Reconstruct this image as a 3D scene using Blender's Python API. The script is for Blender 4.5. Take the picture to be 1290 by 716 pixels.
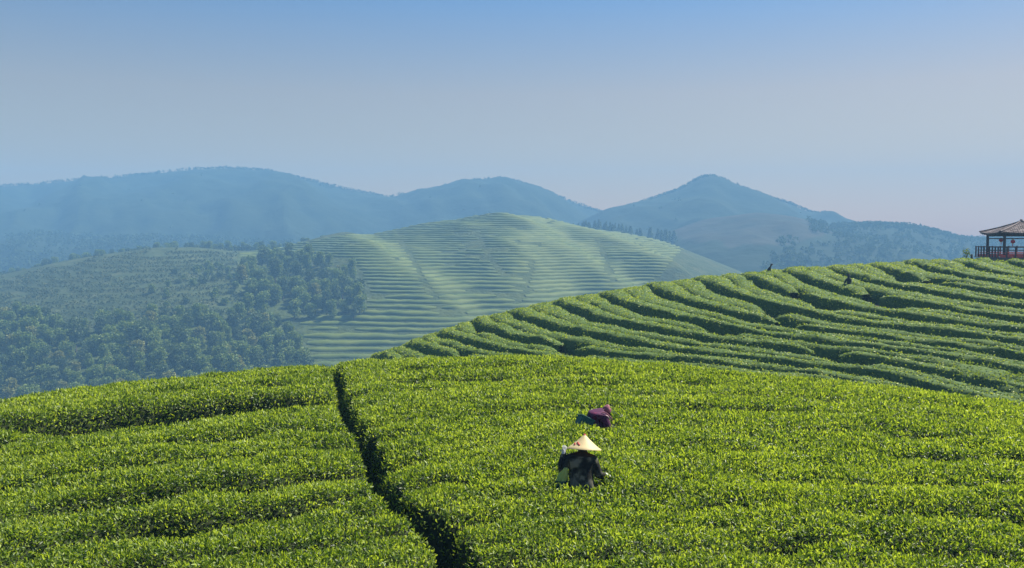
import bpy, bmesh, math, random
import numpy as np
from mathutils import Vector, Matrix

# ------------------------------------------------------------------ scene, camera, sky, sun, exposure
sc = bpy.context.scene
for o in list(bpy.data.objects):
    bpy.data.objects.remove(o)
rng = np.random.default_rng(7)
random.seed(7)

FPX, PW, PH, HOR = 1100.0, 1290.0, 716.0, 300.0
PITCH = math.atan((PH / 2 - HOR) / FPX)
cam_d = bpy.data.cameras.new('camera')
cam = bpy.data.objects.new('camera', cam_d)
sc.collection.objects.link(cam)
cam.location = (0, 0, 0)
cam.rotation_euler = (math.pi / 2 - PITCH, 0, 0)
cam_d.sensor_width = 36.0
cam_d.lens = 36.0 * FPX / PW
cam_d.clip_start = 0.1
cam_d.clip_end = 20000
sc.camera = cam

SUN_AZ, SUN_EL = math.radians(56), math.radians(52)      # azimuth measured from +Y towards +X
world = bpy.data.worlds.new('World')
sc.world = world
world.use_nodes = True
wn = world.node_tree
wn.nodes.clear()
sky = wn.nodes.new('ShaderNodeTexSky')
sky.sky_type = 'NISHITA'
sky.sun_disc = False
sky.sun_elevation = SUN_EL
sky.sun_rotation = SUN_AZ
sky.altitude = 200
sky.air_density = 1.0
sky.dust_density = 0.8
sky.ozone_density = 4.0
bg = wn.nodes.new('ShaderNodeBackground')
bg.inputs['Strength'].default_value = 0.05
wo = wn.nodes.new('ShaderNodeOutputWorld')
# warm dusty layer low over the whole horizon, clear blue higher up (same all round)
wtc = wn.nodes.new('ShaderNodeTexCoord')
wsep = wn.nodes.new('ShaderNodeSeparateXYZ')
wn.links.new(wtc.outputs['Generated'], wsep.inputs[0])
wrm = wn.nodes.new('ShaderNodeValToRGB')
wrm.color_ramp.elements[0].position, wrm.color_ramp.elements[0].color = 0.03, (1.50, 0.82, 0.34, 1)
wrm.color_ramp.elements[1].position, wrm.color_ramp.elements[1].color = 0.30, (0.46, 0.84, 1.08, 1)
_e = wrm.color_ramp.elements.new(0.16)
_e.color = (1.45, 0.88, 0.58, 1)
wn.links.new(wsep.outputs['Z'], wrm.inputs[0])
wb = wn.nodes.new('ShaderNodeMix')
wb.data_type = 'RGBA'
wb.blend_type = 'MULTIPLY'
wb.inputs[0].default_value = 1.0
wn.links.new(wrm.outputs[0], wb.inputs[7])
wn.links.new(sky.outputs[0], wb.inputs[6])
wn.links.new(wb.outputs[2], bg.inputs['Color'])
wn.links.new(bg.outputs[0], wo.inputs['Surface'])

sun_d = bpy.data.lights.new('sun', 'SUN')
sun_d.energy = 5.0
sun_d.angle = math.radians(0.6)
sun_d.color = (1.0, 0.93, 0.80)
sun = bpy.data.objects.new('sun', sun_d)
sc.collection.objects.link(sun)
sdir = Vector((math.sin(SUN_AZ) * math.cos(SUN_EL), math.cos(SUN_AZ) * math.cos(SUN_EL), math.sin(SUN_EL)))
sun.rotation_euler = sdir.to_track_quat('Z', 'Y').to_euler()
sun.location = (60, 60, 60)

vs = sc.view_settings
vs.view_transform = 'Standard'
vs.look = 'None'
vs.exposure = 1.2
vs.gamma = 1.0
vs.use_curve_mapping = False
sc.render.engine = 'CYCLES'
cy = sc.cycles
cy.use_denoising = True
cy.max_bounces = 5
cy.diffuse_bounces = 2
cy.glossy_bounces = 2
cy.transmission_bounces = 4
cy.volume_bounces = 0
cy.transparent_max_bounces = 8
cy.caustics_reflective = False
cy.caustics_refractive = False
cy.sample_clamp_indirect = 4.0

HAZE_DENSITY = 0.00090
HAZE_COLOR = (0.25, 0.54, 0.90)

# ------------------------------------------------------------------ helpers
CP, SP = math.cos(PITCH), math.sin(PITCH)

def AT(px, py):
    """pixel of the photograph -> (x / y, z / y) of its viewing direction"""
    X = (np.asarray(px, float) - PW / 2) / FPX
    Y = (PH / 2 - np.asarray(py, float)) / FPX
    fy = CP + Y * SP
    return X / fy, (Y * CP - SP) / fy

def PROJ(x, y, z):
    f = y * CP - z * SP
    u = y * SP + z * CP
    return PW / 2 + FPX * x / f, PH / 2 - FPX * u / f

def smooth(a, b, x):
    t = np.clip((x - a) / (b - a), 0, 1)
    return t * t * (3 - 2 * t)

_P = np.random.default_rng(3).random((512, 512))

def vnoise(x, y, seed=0):
    x = np.asarray(x, float) + seed * 17.31
    y = np.asarray(y, float) + seed * 9.73
    xi, yi = np.floor(x).astype(int), np.floor(y).astype(int)
    fx, fy = x - xi, y - yi
    fx, fy = fx * fx * fx * (fx * (fx * 6 - 15) + 10), fy * fy * fy * (fy * (fy * 6 - 15) + 10)
    a, b = _P[xi % 512, yi % 512], _P[(xi + 1) % 512, yi % 512]
    c, d = _P[xi % 512, (yi + 1) % 512], _P[(xi + 1) % 512, (yi + 1) % 512]
    return ((a + (b - a) * fx) * (1 - fy) + (c + (d - c) * fx) * fy) * 2 - 1

def fbm(x, y, seed=0, oct=4):
    s, a, n = 0, 1.0, 0
    for i in range(oct):
        s = s + a * vnoise(x * 2 ** i, y * 2 ** i, seed + i * 5)
        n += a
        a *= 0.5
    return s / n

def curve(pts, width=0.02):
    """smoothed interpolation table through (a, value) points"""
    p = np.array(sorted(pts), float)
    xs = np.linspace(p[0, 0], p[-1, 0], 3000)
    ys = np.interp(xs, p[:, 0], p[:, 1])
    n = max(1, int(width / (xs[1] - xs[0])))
    if n > 1:
        for _ in range(2):
            pad = np.concatenate([ys[0] - np.arange(n, 0, -1) * (ys[1] - ys[0]), ys, ys[-1] + np.arange(1, n + 1) * (ys[-1] - ys[-2])])
            k = np.ones(2 * n + 1) / (2 * n + 1)
            ys = np.convolve(pad, k, 'valid')
    return lambda a: np.interp(a, xs, ys)

def sky_curve(pix, width=0.02):
    q = [AT(px, py) for px, py in pix]
    return curve([(float(a), float(t)) for a, t in q], width)

def px2a(px):
    return (np.asarray(px, float) - PW / 2) / FPX

def link(o, parent=None, label=None, cat=None, group=None, kind=None):
    if o.name not in sc.collection.objects:
        sc.collection.objects.link(o)
    if parent is not None:
        o.parent = parent
    if label:
        o['label'] = label
    if cat:
        o['category'] = cat
    if group:
        o['group'] = group
    if kind:
        o['kind'] = kind
    return o

def raw_mesh(name, V, F, mat, attrs=None, smooth_shade=False, uv=None):
    V = np.ascontiguousarray(V, dtype=np.float32).reshape(-1, 3)
    F = np.ascontiguousarray(F, dtype=np.int32)
    n, k = F.shape
    me = bpy.data.meshes.new(name)
    me.vertices.add(len(V))
    me.vertices.foreach_set('co', V.ravel())
    me.loops.add(n * k)
    me.loops.foreach_set('vertex_index', F.ravel())
    me.polygons.add(n)
    me.polygons.foreach_set('loop_start', np.arange(0, n * k, k, dtype=np.int32))
    me.polygons.foreach_set('loop_total', np.full(n, k, dtype=np.int32))
    for an, av in (attrs or {}).items():
        at = me.attributes.new(an, 'FLOAT', 'POINT')
        at.data.foreach_set('value', np.ascontiguousarray(av, dtype=np.float32))
    me.update(calc_edges=True)
    if smooth_shade:
        me.shade_smooth()
    if mat is not None:
        for m in (mat if isinstance(mat, (list, tuple)) else [mat]):
            me.materials.append(m)
    return me

def mesh_obj(name, V, F, mat, parent=None, attrs=None, smooth_shade=False, **kw):
    o = bpy.data.objects.new(name, raw_mesh(name, V, F, mat, attrs, smooth_shade))
    return link(o, parent, **kw)

def empty(name, loc=(0, 0, 0), rz=0.0, **kw):
    o = bpy.data.objects.new(name, None)
    o.empty_display_size = 0.2
    o.location = loc
    o.rotation_euler = (0, 0, rz)
    return link(o, **kw)

def grid_faces(n, m, flip=False):
    i, j = np.meshgrid(np.arange(n - 1), np.arange(m - 1), indexing='ij')
    a = (i * m + j).ravel()
    f = np.stack([a, a + m, a + m + 1, a + 1], 1)
    return f[:, ::-1] if flip else f

def bm_obj(name, bm, mat, parent=None, smooth_shade=False, **kw):
    me = bpy.data.meshes.new(name)
    bm.to_mesh(me)
    bm.free()
    if smooth_shade:
        me.shade_smooth()
    for m in (mat if isinstance(mat, (list, tuple)) else [mat]):
        me.materials.append(m)
    o = bpy.data.objects.new(name, me)
    return link(o, parent, **kw)

def unit(v):
    return v / np.maximum(np.linalg.norm(v, axis=-1, keepdims=True), 1e-9)

def leaves(pos, axis, L, W, fold=0.25, droop=0.15, r=rng, hint=None, loose=0.5):
    """folded four-point leaves: (4N,3) vertices and (2N,3) triangles"""
    n = len(pos)
    axis = unit(axis)
    side = unit(np.cross(axis, r.normal(size=(n, 3)) if hint is None else hint + r.normal(size=(n, 3)) * loose))
    nrm = np.cross(side, axis)
    L = np.broadcast_to(L, (n,))[:, None]
    W = np.broadcast_to(W, (n,))[:, None]
    mid = pos + axis * L * 0.48
    tip = pos + axis * L - nrm * L * droop
    V = np.stack([pos, mid + side * W * .5 + nrm * W * fold, tip, mid - side * W * .5 + nrm * W * fold], 1).reshape(-1, 3)
    b = np.arange(n)[:, None] * 4
    F = np.concatenate([b + np.array([[0, 1, 2]]), b + np.array([[0, 2, 3]])], 0)
    return V, F

def ordinal(n):
    names = ['first', 'second', 'third', 'fourth', 'fifth', 'sixth', 'seventh', 'eighth', 'ninth', 'tenth', 'eleventh', 'twelfth',
             'thirteenth', 'fourteenth', 'fifteenth', 'sixteenth', 'seventeenth', 'eighteenth', 'nineteenth', 'twentieth']
    if n < 20:
        return names[n]
    if n < 29:
        return 'twenty-' + names[n - 20]
    if n == 29:
        return 'thirtieth'
    if n < 39:
        return 'thirty-' + names[n - 30]
    return 'fortieth' if n == 39 else 'forty-' + names[n - 40]

# ------------------------------------------------------------------ materials
def new_mat(name):
    m = bpy.data.materials.new(name)
    m.use_nodes = True
    nt = m.node_tree
    nt.nodes.clear()
    out = nt.nodes.new('ShaderNodeOutputMaterial')
    return m, nt, out

def ramp(nt, stops):
    r = nt.nodes.new('ShaderNodeValToRGB')
    el = r.color_ramp.elements
    while len(el) < len(stops):
        el.new(0.5)
    for e, (p, c) in zip(el, stops):
        e.position = p
        e.color = (*c, 1)
    return r

def leaf_mat(name, stops, trans=0.4, tgain=(1.5, 1.35, 0.5), rough=0.4, spec=0.5):
    m, nt, out = new_mat(name)
    at = nt.nodes.new('ShaderNodeAttribute')
    at.attribute_name = 'tint'
    r = ramp(nt, stops)
    nt.links.new(at.outputs['Fac'], r.inputs[0])
    p = nt.nodes.new('ShaderNodeBsdfPrincipled')
    p.inputs['Roughness'].default_value = rough
    p.inputs['Specular IOR Level'].default_value = spec
    nt.links.new(r.outputs[0], p.inputs['Base Color'])
    mul = nt.nodes.new('ShaderNodeMix')
    mul.data_type = 'RGBA'
    mul.blend_type = 'MULTIPLY'
    mul.inputs[0].default_value = 1.0
    nt.links.new(r.outputs[0], mul.inputs[6])
    mul.inputs[7].default_value = (*tgain, 1)
    tr = nt.nodes.new('ShaderNodeBsdfTranslucent')
    nt.links.new(mul.outputs[2], tr.inputs['Color'])
    mx = nt.nodes.new('ShaderNodeMixShader')
    mx.inputs[0].default_value = trans
    nt.links.new(p.outputs[0], mx.inputs[1])
    nt.links.new(tr.outputs[0], mx.inputs[2])
    nt.links.new(mx.outputs[0], out.inputs['Surface'])
    return m

def noise_mat(name, stops, scale=1.0, rough=0.9, bump=0.0, bscale=None, detail=5.0, spec=0.2, metallic=0.0, stretch=None):
    m, nt, out = new_mat(name)
    tc = nt.nodes.new('ShaderNodeTexCoord')
    src = tc.outputs['Object']
    if stretch:
        mp = nt.nodes.new('ShaderNodeMapping')
        mp.inputs['Scale'].default_value = stretch
        nt.links.new(src, mp.inputs['Vector'])
        src = mp.outputs[0]
    nz = nt.nodes.new('ShaderNodeTexNoise')
    nz.inputs['Scale'].default_value = scale
    nz.inputs['Detail'].default_value = detail
    nt.links.new(src, nz.inputs['Vector'])
    r = ramp(nt, stops)
    nt.links.new(nz.outputs['Fac'], r.inputs[0])
    p = nt.nodes.new('ShaderNodeBsdfPrincipled')
    p.inputs['Roughness'].default_value = rough
    p.inputs['Specular IOR Level'].default_value = spec
    p.inputs['Metallic'].default_value = metallic
    nt.links.new(r.outputs[0], p.inputs['Base Color'])
    if bump:
        n2 = nt.nodes.new('ShaderNodeTexNoise')
        n2.inputs['Scale'].default_value = bscale or scale * 3
        n2.inputs['Detail'].default_value = 4
        nt.links.new(src, n2.inputs['Vector'])
        b = nt.nodes.new('ShaderNodeBump')
        b.inputs['Strength'].default_value = bump
        nt.links.new(n2.outputs['Fac'], b.inputs['Height'])
        nt.links.new(b.outputs[0], p.inputs['Normal'])
    nt.links.new(p.outputs[0], out.inputs['Surface'])
    return m

def two_mat(name, attr, stops_a, stops_b, scale, bump=0.6, bscale=0.4):
    """ground cover chosen by an attribute (0: first cover, 1: second)"""
    m, nt, out = new_mat(name)
    tc = nt.nodes.new('ShaderNodeTexCoord')
    nz = nt.nodes.new('ShaderNodeTexNoise')
    nz.inputs['Scale'].default_value = scale
    nz.inputs['Detail'].default_value = 7
    nt.links.new(tc.outputs['Object'], nz.inputs['Vector'])
    ra, rb = ramp(nt, stops_a), ramp(nt, stops_b)
    nt.links.new(nz.outputs['Fac'], ra.inputs[0])
    nt.links.new(nz.outputs['Fac'], rb.inputs[0])
    at = nt.nodes.new('ShaderNodeAttribute')
    at.attribute_name = attr
    mx = nt.nodes.new('ShaderNodeMix')
    mx.data_type = 'RGBA'
    nt.links.new(at.outputs['Fac'], mx.inputs[0])
    nt.links.new(ra.outputs[0], mx.inputs[6])
    nt.links.new(rb.outputs[0], mx.inputs[7])
    p = nt.nodes.new('ShaderNodeBsdfPrincipled')
    p.inputs['Roughness'].default_value = 0.95
    p.inputs['Specular IOR Level'].default_value = 0.1
    nt.links.new(mx.outputs[2], p.inputs['Base Color'])
    n2 = nt.nodes.new('ShaderNodeTexNoise')
    n2.inputs['Scale'].default_value = bscale
    n2.inputs['Detail'].default_value = 6
    nt.links.new(tc.outputs['Object'], n2.inputs['Vector'])
    b = nt.nodes.new('ShaderNodeBump')
    b.inputs['Strength'].default_value = bump
    b.inputs['Distance'].default_value = 2.0
    nt.links.new(n2.outputs['Fac'], b.inputs['Height'])
    nt.links.new(b.outputs[0], p.inputs['Normal'])
    nt.links.new(p.outputs[0], out.inputs['Surface'])
    return m

def plain_mat(name, c, rough=0.8, spec=0.3, vary=0.25, scale=6.0, bump=0.0):
    d = tuple(x * (1 - vary) for x in c)
    e = tuple(min(1, x * (1 + vary)) for x in c)
    return noise_mat(name, [(0.3, d), (0.7, e)], scale, rough, bump, None, 4.0, spec)

M_LEAF = leaf_mat('tea_leaf', [(0.0, (0.016, 0.042, 0.006)), (0.4, (0.088, 0.155, 0.016)), (0.72, (0.225, 0.310, 0.030)), (1.0, (0.37, 0.45, 0.085))],
                  0.48, (1.5, 1.45, 0.45), 0.46, 0.5)
M_LEAF2 = leaf_mat('tea_leaf_hill', [(0.0, (0.075, 0.135, 0.018)), (0.5, (0.21, 0.29, 0.034)), (1.0, (0.36, 0.41, 0.060))], 0.35, (1.4, 1.35, 0.5), 0.55, 0.3)
M_BODY = noise_mat('tea_twigs', [(0.3, (0.010, 0.016, 0.006)), (0.7, (0.030, 0.040, 0.012))], 14, 0.95, 0.8, 40)
M_BODY2 = noise_mat('tea_hedge_mass', [(0.3, (0.036, 0.070, 0.014)), (0.7, (0.085, 0.135, 0.024))], 5, 0.9, 1.0, 9)
M_SOIL = noise_mat('soil', [(0.3, (0.030, 0.022, 0.014)), (0.7, (0.085, 0.062, 0.038))], 3, 0.95, 0.5, 14)
M_HILLSOIL = noise_mat('grassy_soil', [(0.3, (0.040, 0.050, 0.020)), (0.7, (0.085, 0.085, 0.040))], 0.8, 0.95, 0.5, 6)
M_TERR = leaf_mat('terrace_tea', [(0.0, (0.075, 0.115, 0.018)), (1.0, (0.155, 0.190, 0.032))], 0.2, (1.3, 1.2, 0.5), 0.7, 0.2)
M_MID = two_mat('hill_cover', 'cover', [(0.3, (0.030, 0.046, 0.017)), (0.55, (0.056, 0.074, 0.029)), (0.75, (0.085, 0.095, 0.042))],
                [(0.3, (0.036, 0.054, 0.014)), (0.7, (0.072, 0.090, 0.024))], 0.12)
M_FAR = two_mat('far_cover', 'cover', [(0.3, (0.013, 0.024, 0.011)), (0.7, (0.028, 0.040, 0.017))],
                [(0.3, (0.030, 0.032, 0.019)), (0.7, (0.052, 0.047, 0.030))], 0.03, 1.0, 0.08)
M_CROWN = leaf_mat('tree_leaf', [(0.0, (0.045, 0.090, 0.018)), (0.5, (0.115, 0.18, 0.030)), (1.0, (0.26, 0.30, 0.055))], 0.3, (1.4, 1.3, 0.5), 0.6, 0.3)
M_CROWN_Y = leaf_mat('tree_leaf_yellow', [(0.0, (0.080, 0.105, 0.020)), (1.0, (0.26, 0.26, 0.055))], 0.3, (1.4, 1.3, 0.5), 0.6, 0.3)
M_CROWN_D = leaf_mat('tree_leaf_dark', [(0.0, (0.024, 0.050, 0.015)), (1.0, (0.095, 0.145, 0.040))], 0.25, (1.4, 1.3, 0.5), 0.6, 0.3)
M_FOREST = leaf_mat('far_forest_leaf', [(0.0, (0.030, 0.055, 0.018)), (1.0, (0.075, 0.105, 0.035))], 0.2, (1.3, 1.2, 0.6), 0.8, 0.1)
M_BARK = noise_mat('bark', [(0.3, (0.05, 0.035, 0.022)), (0.7, (0.13, 0.10, 0.07))], 4, 0.95, 0.6, 12)

# ------------------------------------------------------------------ terrain: valley floor
gx = np.linspace(-2050, 2050, 80)
gy = np.linspace(-140, 1390, 80)
GX, GY = np.meshgrid(gx, gy, indexing='ij')
BASE = -78.0
GZ = BASE + 2.0 * fbm(GX / 300, GY / 300, 2, 3)
mesh_obj('ground', np.stack([GX, GY, GZ], -1), grid_faces(80, 80, True), noise_mat('valley_ground', [(0.3, (0.030, 0.05, 0.018)), (0.7, (0.075, 0.09, 0.032))], 0.02, 0.95), kind='structure')

# ------------------------------------------------------------------ terrain: near tea hill
Z0, KN = -3.4, 0.020
near_sky = [(-900, 760), (-400, 600), (-200, 548), (0, 503), (100, 489), (200, 477), (300, 466), (400, 458), (500, 451), (640, 447), (760, 451), (900, 464),
            (1050, 480), (1200, 496), (1290, 508), (1500, 545), (1800, 640)]
_q = []
for px, py in near_sky:
    a, t = AT(px, py + 4.5)                              # leaf tips stand a little above the clipped surface
    u = -float(t) / (2 * KN)
    _q.append((float(a), max(3.0, (-Z0 / KN - u * u) / (2 * u))))
near_d0 = curve(_q, 0.05)

def near_S(x, y):
    y = np.asarray(y, float)
    a = np.asarray(x, float) / np.maximum(y, 1.0)
    return Z0 - KN * np.clip(y - near_d0(a), 0, 30) ** 2 - 1.2 * np.clip(y - near_d0(a) - 30, 0, 200)

PATH = np.array([(1.0, 2.0), (0.30, 6.5), (-0.15, 7.9), (-0.52, 9.1), (-0.66, 9.6), (-0.93, 10.4), (-1.30, 11.0), (-1.72, 11.7), (-1.86, 12.4), (-2.06, 13.1), (-2.32, 14.1), (-2.50, 15.0), (-3.02, 16.2),
                 (-3.40, 17.6), (-3.74, 19.2), (-4.40, 22.0), (-4.9, 24.2), (-6.2, 28.0), (-8.0, 34.0)])

def path_x(y):
    return np.interp(y, PATH[:, 1], PATH[:, 0]) + 0.07 * vnoise(np.asarray(y) * 1.6, 0.5 + 0 * np.asarray(y), 4)

nx, ny = 150, 130
X, Y = np.meshgrid(np.linspace(-46, 46, nx), np.linspace(-4, 62, ny), indexing='ij')
Zg = np.maximum(near_S(X, np.maximum(Y, 2.0)) - 0.82 + 0.03 * fbm(X, Y, 6), BASE - 1)
mesh_obj('near_hill', np.stack([X, Y, Zg], -1), grid_faces(nx, ny, False), M_SOIL, smooth_shade=True, kind='structure')

# ------------------------------------------------------------------ terrain: right tea hill
rh_pix = [(250, 560), (330, 520), (400, 484), (440, 466), (470, 452), (520, 434), (560, 419), (600, 406), (650, 393), (700, 382), (800, 364), (900, 350), (1000, 341), (1100, 334.5), (1200, 328.5),
          (1290, 326), (1400, 325), (1600, 330), (1800, 345)]
rh_t = sky_curve([(px, py + 9.5) for px, py in rh_pix], 0.015)      # the skyline of the photograph is the hedge tops
rh_D = curve([(-0.5, 66), (-0.2, 71), (0.0, 77), (0.2, 80), (0.45, 82), (0.6, 82), (1.1, 84)], 0.08)
KR = 0.0055

def rh_z(a, d):
    u = rh_D(a) - d
    z = rh_t(a) * d - KR * u * u
    return np.where(u < -25, z - 0.02 * (u + 25) ** 2, z)

na, nd = 220, 110
A, D = np.meshgrid(np.linspace(-0.36, 1.05, na), np.linspace(33, 150, nd), indexing='ij')
mesh_obj('right_hill', np.stack([A * D, D, np.maximum(rh_z(A, D) - 0.05 + 0.06 * fbm(A * D / 2, D / 2, 8), BASE - 1)], -1), grid_faces(na, nd, False), M_HILLSOIL, smooth_shade=True, kind='structure')

# ------------------------------------------------------------------ terrain: terraced hill with the wood
mid_pix = [(-420, 420), (-200, 392), (-60, 362), (0, 351), (60, 338), (130, 325), (200, 316), (250, 313), (300, 316), (340, 316), (400, 309), (430, 303), (480, 294), (520, 289), (560, 286), (585, 283),
           (620, 275), (655, 272), (690, 278), (720, 285), (780, 293), (820, 300), (850, 309), (890, 325), (960, 352), (1050, 390), (1200, 440)]
mid_t = sky_curve(mid_pix, 0.018)
mid_D = curve([(-1.1, 500), (-0.55, 540), (-0.35, 570), (-0.2, 600), (0.0, 640), (0.1, 660), (0.2, 640), (0.5, 600)], 0.08)
KM = 0.00060
SPURS = [(408, 600, 28, 70, 8.5), (535, 755, 28, 60, 5.0), (588, 880, 30, 64, 7.0), (690, 1040, 34, 66, 6.5)]

def mid_z(a, d):
    u = mid_D(a) - d
    z = mid_t(a) * d - KM * u * u
    t = np.clip(u / 290.0, 0, 1.3)
    px = PW / 2 + FPX * a
    env = np.sin(np.clip(t, 0, 1) * math.pi) ** 0.7
    for p0, p1, wr, wl, amp in SPURS:
        q = px - (p0 + (p1 - p0) * t ** 1.6) + 10 * vnoise(t * 5, p0 * .01, 14)
        z = z + amp * (0.8 + 0.6 * vnoise(t * 7, p0 * .013, 15)) * env * np.exp(-np.where(q > 0, q / wr, q / wl) ** 2)
    x = a * d
    z = z + 3.4 * env * fbm(x / 60, d / 60, 12, 3)
    z = z + 5.0 * env * fbm(x / 110, d / 90, 13, 2) * smooth(430, 300, px)
    return z

def in_poly(px, py, poly):
    poly = np.asarray(poly, float)
    inside = np.zeros(np.shape(px), bool)
    j = len(poly) - 1
    for i in range(len(poly)):
        xi, yi = poly[i]
        xj, yj = poly[j]
        c = ((yi > py) != (yj > py)) & (px < (xj - xi) * (py - yi) / (yj - yi + 1e-12) + xi)
        inside ^= c
        j = i
    return inside

WOOD = [(-60, 415), (30, 411), (100, 420), (180, 413), (250, 407), (330, 408), (368, 418), (384, 448), (382, 462), (390, 520), (-60, 560)]
PATCH = [(300, 340), (340, 334), (395, 336), (425, 341), (446, 354), (461, 380), (452, 402), (420, 407), (380, 404), (330, 394), (300, 370)]
TERR = [(300, 319), (345, 312), (430, 296), (560, 278), (655, 262), (720, 276), (790, 282), (868, 306), (835, 345), (780, 400), (720, 470), (690, 560), (420, 560), (392, 470), (374, 402), (410, 398), (452, 398), (468, 372),
        (452, 344), (438, 329), (300, 331)]
na, nd = 360, 170
A, D = np.meshgrid(np.linspace(-1.0, 0.46, na), np.linspace(240, 800, nd), indexing='ij')
MZ = mid_z(A, D)
MX, MY = A * D, D
MPX, MPY = PROJ(MX, MY, MZ)
TMASK = in_poly(MPX, MPY, TERR)
mesh_obj('terraced_hill', np.stack([MX, MY, np.maximum(MZ, BASE - 2)], -1), grid_faces(na, nd, False), M_MID, attrs={'cover': np.maximum(TMASK, in_poly(MPX, MPY, WOOD) | in_poly(MPX, MPY, PATCH)).astype(float).ravel()}, smooth_shade=True, kind='structure')

# ------------------------------------------------------------------ terrain: hills and mountains behind
def far_range(name, pix, D0, k, depth_front, depth_back, na, nd, seed, amp, bare=None, width=0.008, scale=130.0):
    tf = sky_curve(pix, width)
    a0, a1 = float(AT(*pix[0])[0]), float(AT(*pix[-1])[0])
    A, D = np.meshgrid(np.linspace(a0, a1, na), np.concatenate([np.linspace(D0 - depth_front, D0, int(nd * .7)), np.linspace(D0, D0 + depth_back, nd - int(nd * .7) + 1)[1:]]), indexing='ij')

    def zf(a, d):
        u = D0 - d
        x = a * d
        e = np.clip(np.abs(u) / 60.0, 0, 1)
        rid = 1 - np.abs(fbm(x / scale + 0.35 * d / scale, d / (scale * 2.4), seed, 4)) * 2
        return tf(a) * d - np.where(u < 0, 0.010, k) * u * u + amp * e * (rid - 0.6) + 3.0 * fbm(x / 28, d / 28, seed + 3, 3) * np.clip(e, .35, 1)
    Z = zf(A, D)
    cov = np.zeros(A.size)
    if bare is not None:
        px, py = PROJ(A * D, D, Z)
        cov = bare(px, py).ravel()
    mesh_obj(name, np.stack([A * D, D, np.maximum(Z, BASE - 2)], -1), grid_faces(*A.shape, False), M_FAR, attrs={'cover': cov}, smooth_shade=True, kind='structure')
    return zf, a0, a1, D0, tf

RM = far_range('middle_hill', [(640, 330), (700, 300), (740, 293), (800, 296), (845, 291), (890, 276), (950, 267.5), (1000, 273), (1050, 287), (1070, 285), (1100, 284), (1150, 287), (1180, 294), (1210, 303), (1240, 306),
                               (1300, 303), (1400, 300), (1600, 310), (1900, 330)], 820, 0.00085, 330, 120, 240, 90, 31, 8.0,
               bare=lambda px, py: ((px > 850) & (px < 1056) & (py < 296 - 0.0015 * (px - 950) ** 2 + 14 + 5 * vnoise(px / 20, py / 20, 3))).astype(float))
FM1 = far_range('peaked_mountain', [(600, 330), (700, 297), (760, 269), (800, 259), (830, 250), (860, 237), (880, 226), (893, 223), (908, 225), (925, 235), (960, 246), (1000, 260), (1025, 271), (1048, 269), (1068, 281), (1110, 292),
                                    (1200, 300), (1320, 302), (1500, 300), (1800, 290)], 1090, 0.00078, 350, 130, 260, 90, 41, 17.0, width=0.006)
FM2 = far_range('long_mountain', [(-700, 250), (-400, 262), (-150, 240), (0, 236), (100, 228), (200, 218), (250, 214), (290, 212.5), (330, 216), (370, 223), (430, 237), (490, 250), (520, 245), (560, 236), (595, 229), (632, 226), (665, 234),
                                  (700, 247), (740, 262), (770, 272), (830, 292), (950, 305)], 1210, 0.00072, 400, 140, 300, 100, 51, 20.0, width=0.008)
FH = far_range('foothill', [(-600, 300), (-250, 318), (-50, 300), (60, 296), (150, 302), (240, 300), (330, 305), (450, 315), (600, 330)], 930, 0.00085, 240, 120, 160, 60, 61, 10.0, width=0.02)

# ------------------------------------------------------------------ near hill tea hedges
CX = 3.0
STEP = 1.55
EDGE0 = 12.5 - 4 * STEP                       # radius of the near edge of row 0
NROW = 16
STRONG = {5 + 4: (0.55, -0.64, -0.38), 1 + 4: (0.20, -0.70, -0.33), 0 + 4: (0.18, -0.66, -0.44), 3 + 4: (0.10, -0.55, -0.3), 6 + 4: (0.14, -0.28, 0.0)}
PEOPLE_HOLES = [(0.97, 11.95, 0.34), (0.68, 11.93, 0.24), (1.52, 15.55, 0.32), (1.15, 15.5, 0.24)]

def near_xy(phi, r):
    rr = r + 0.22 * vnoise(phi * 7, r / 5, 21) + 0.07 * vnoise(phi * 24, r / 2.5, 22)
    return CX + rr * np.sin(phi), rr * np.cos(phi)

def edge_step(k, phi):
    a = 0.025 + 0.045 * (vnoise(phi * 5, k * 3.3, 23) + 0.2)
    a = np.clip(a, 0.0, 0.2)
    for kk, (s, p0, p1) in STRONG.items():
        a = a + np.where(k == kk, s * smooth(p0 - .06, p0 + .06, phi) * smooth(p1 + .04, p1 - .04, phi) * (1 + 0.35 * vnoise(phi * 16, k, 25)), 0)
    return a

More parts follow.
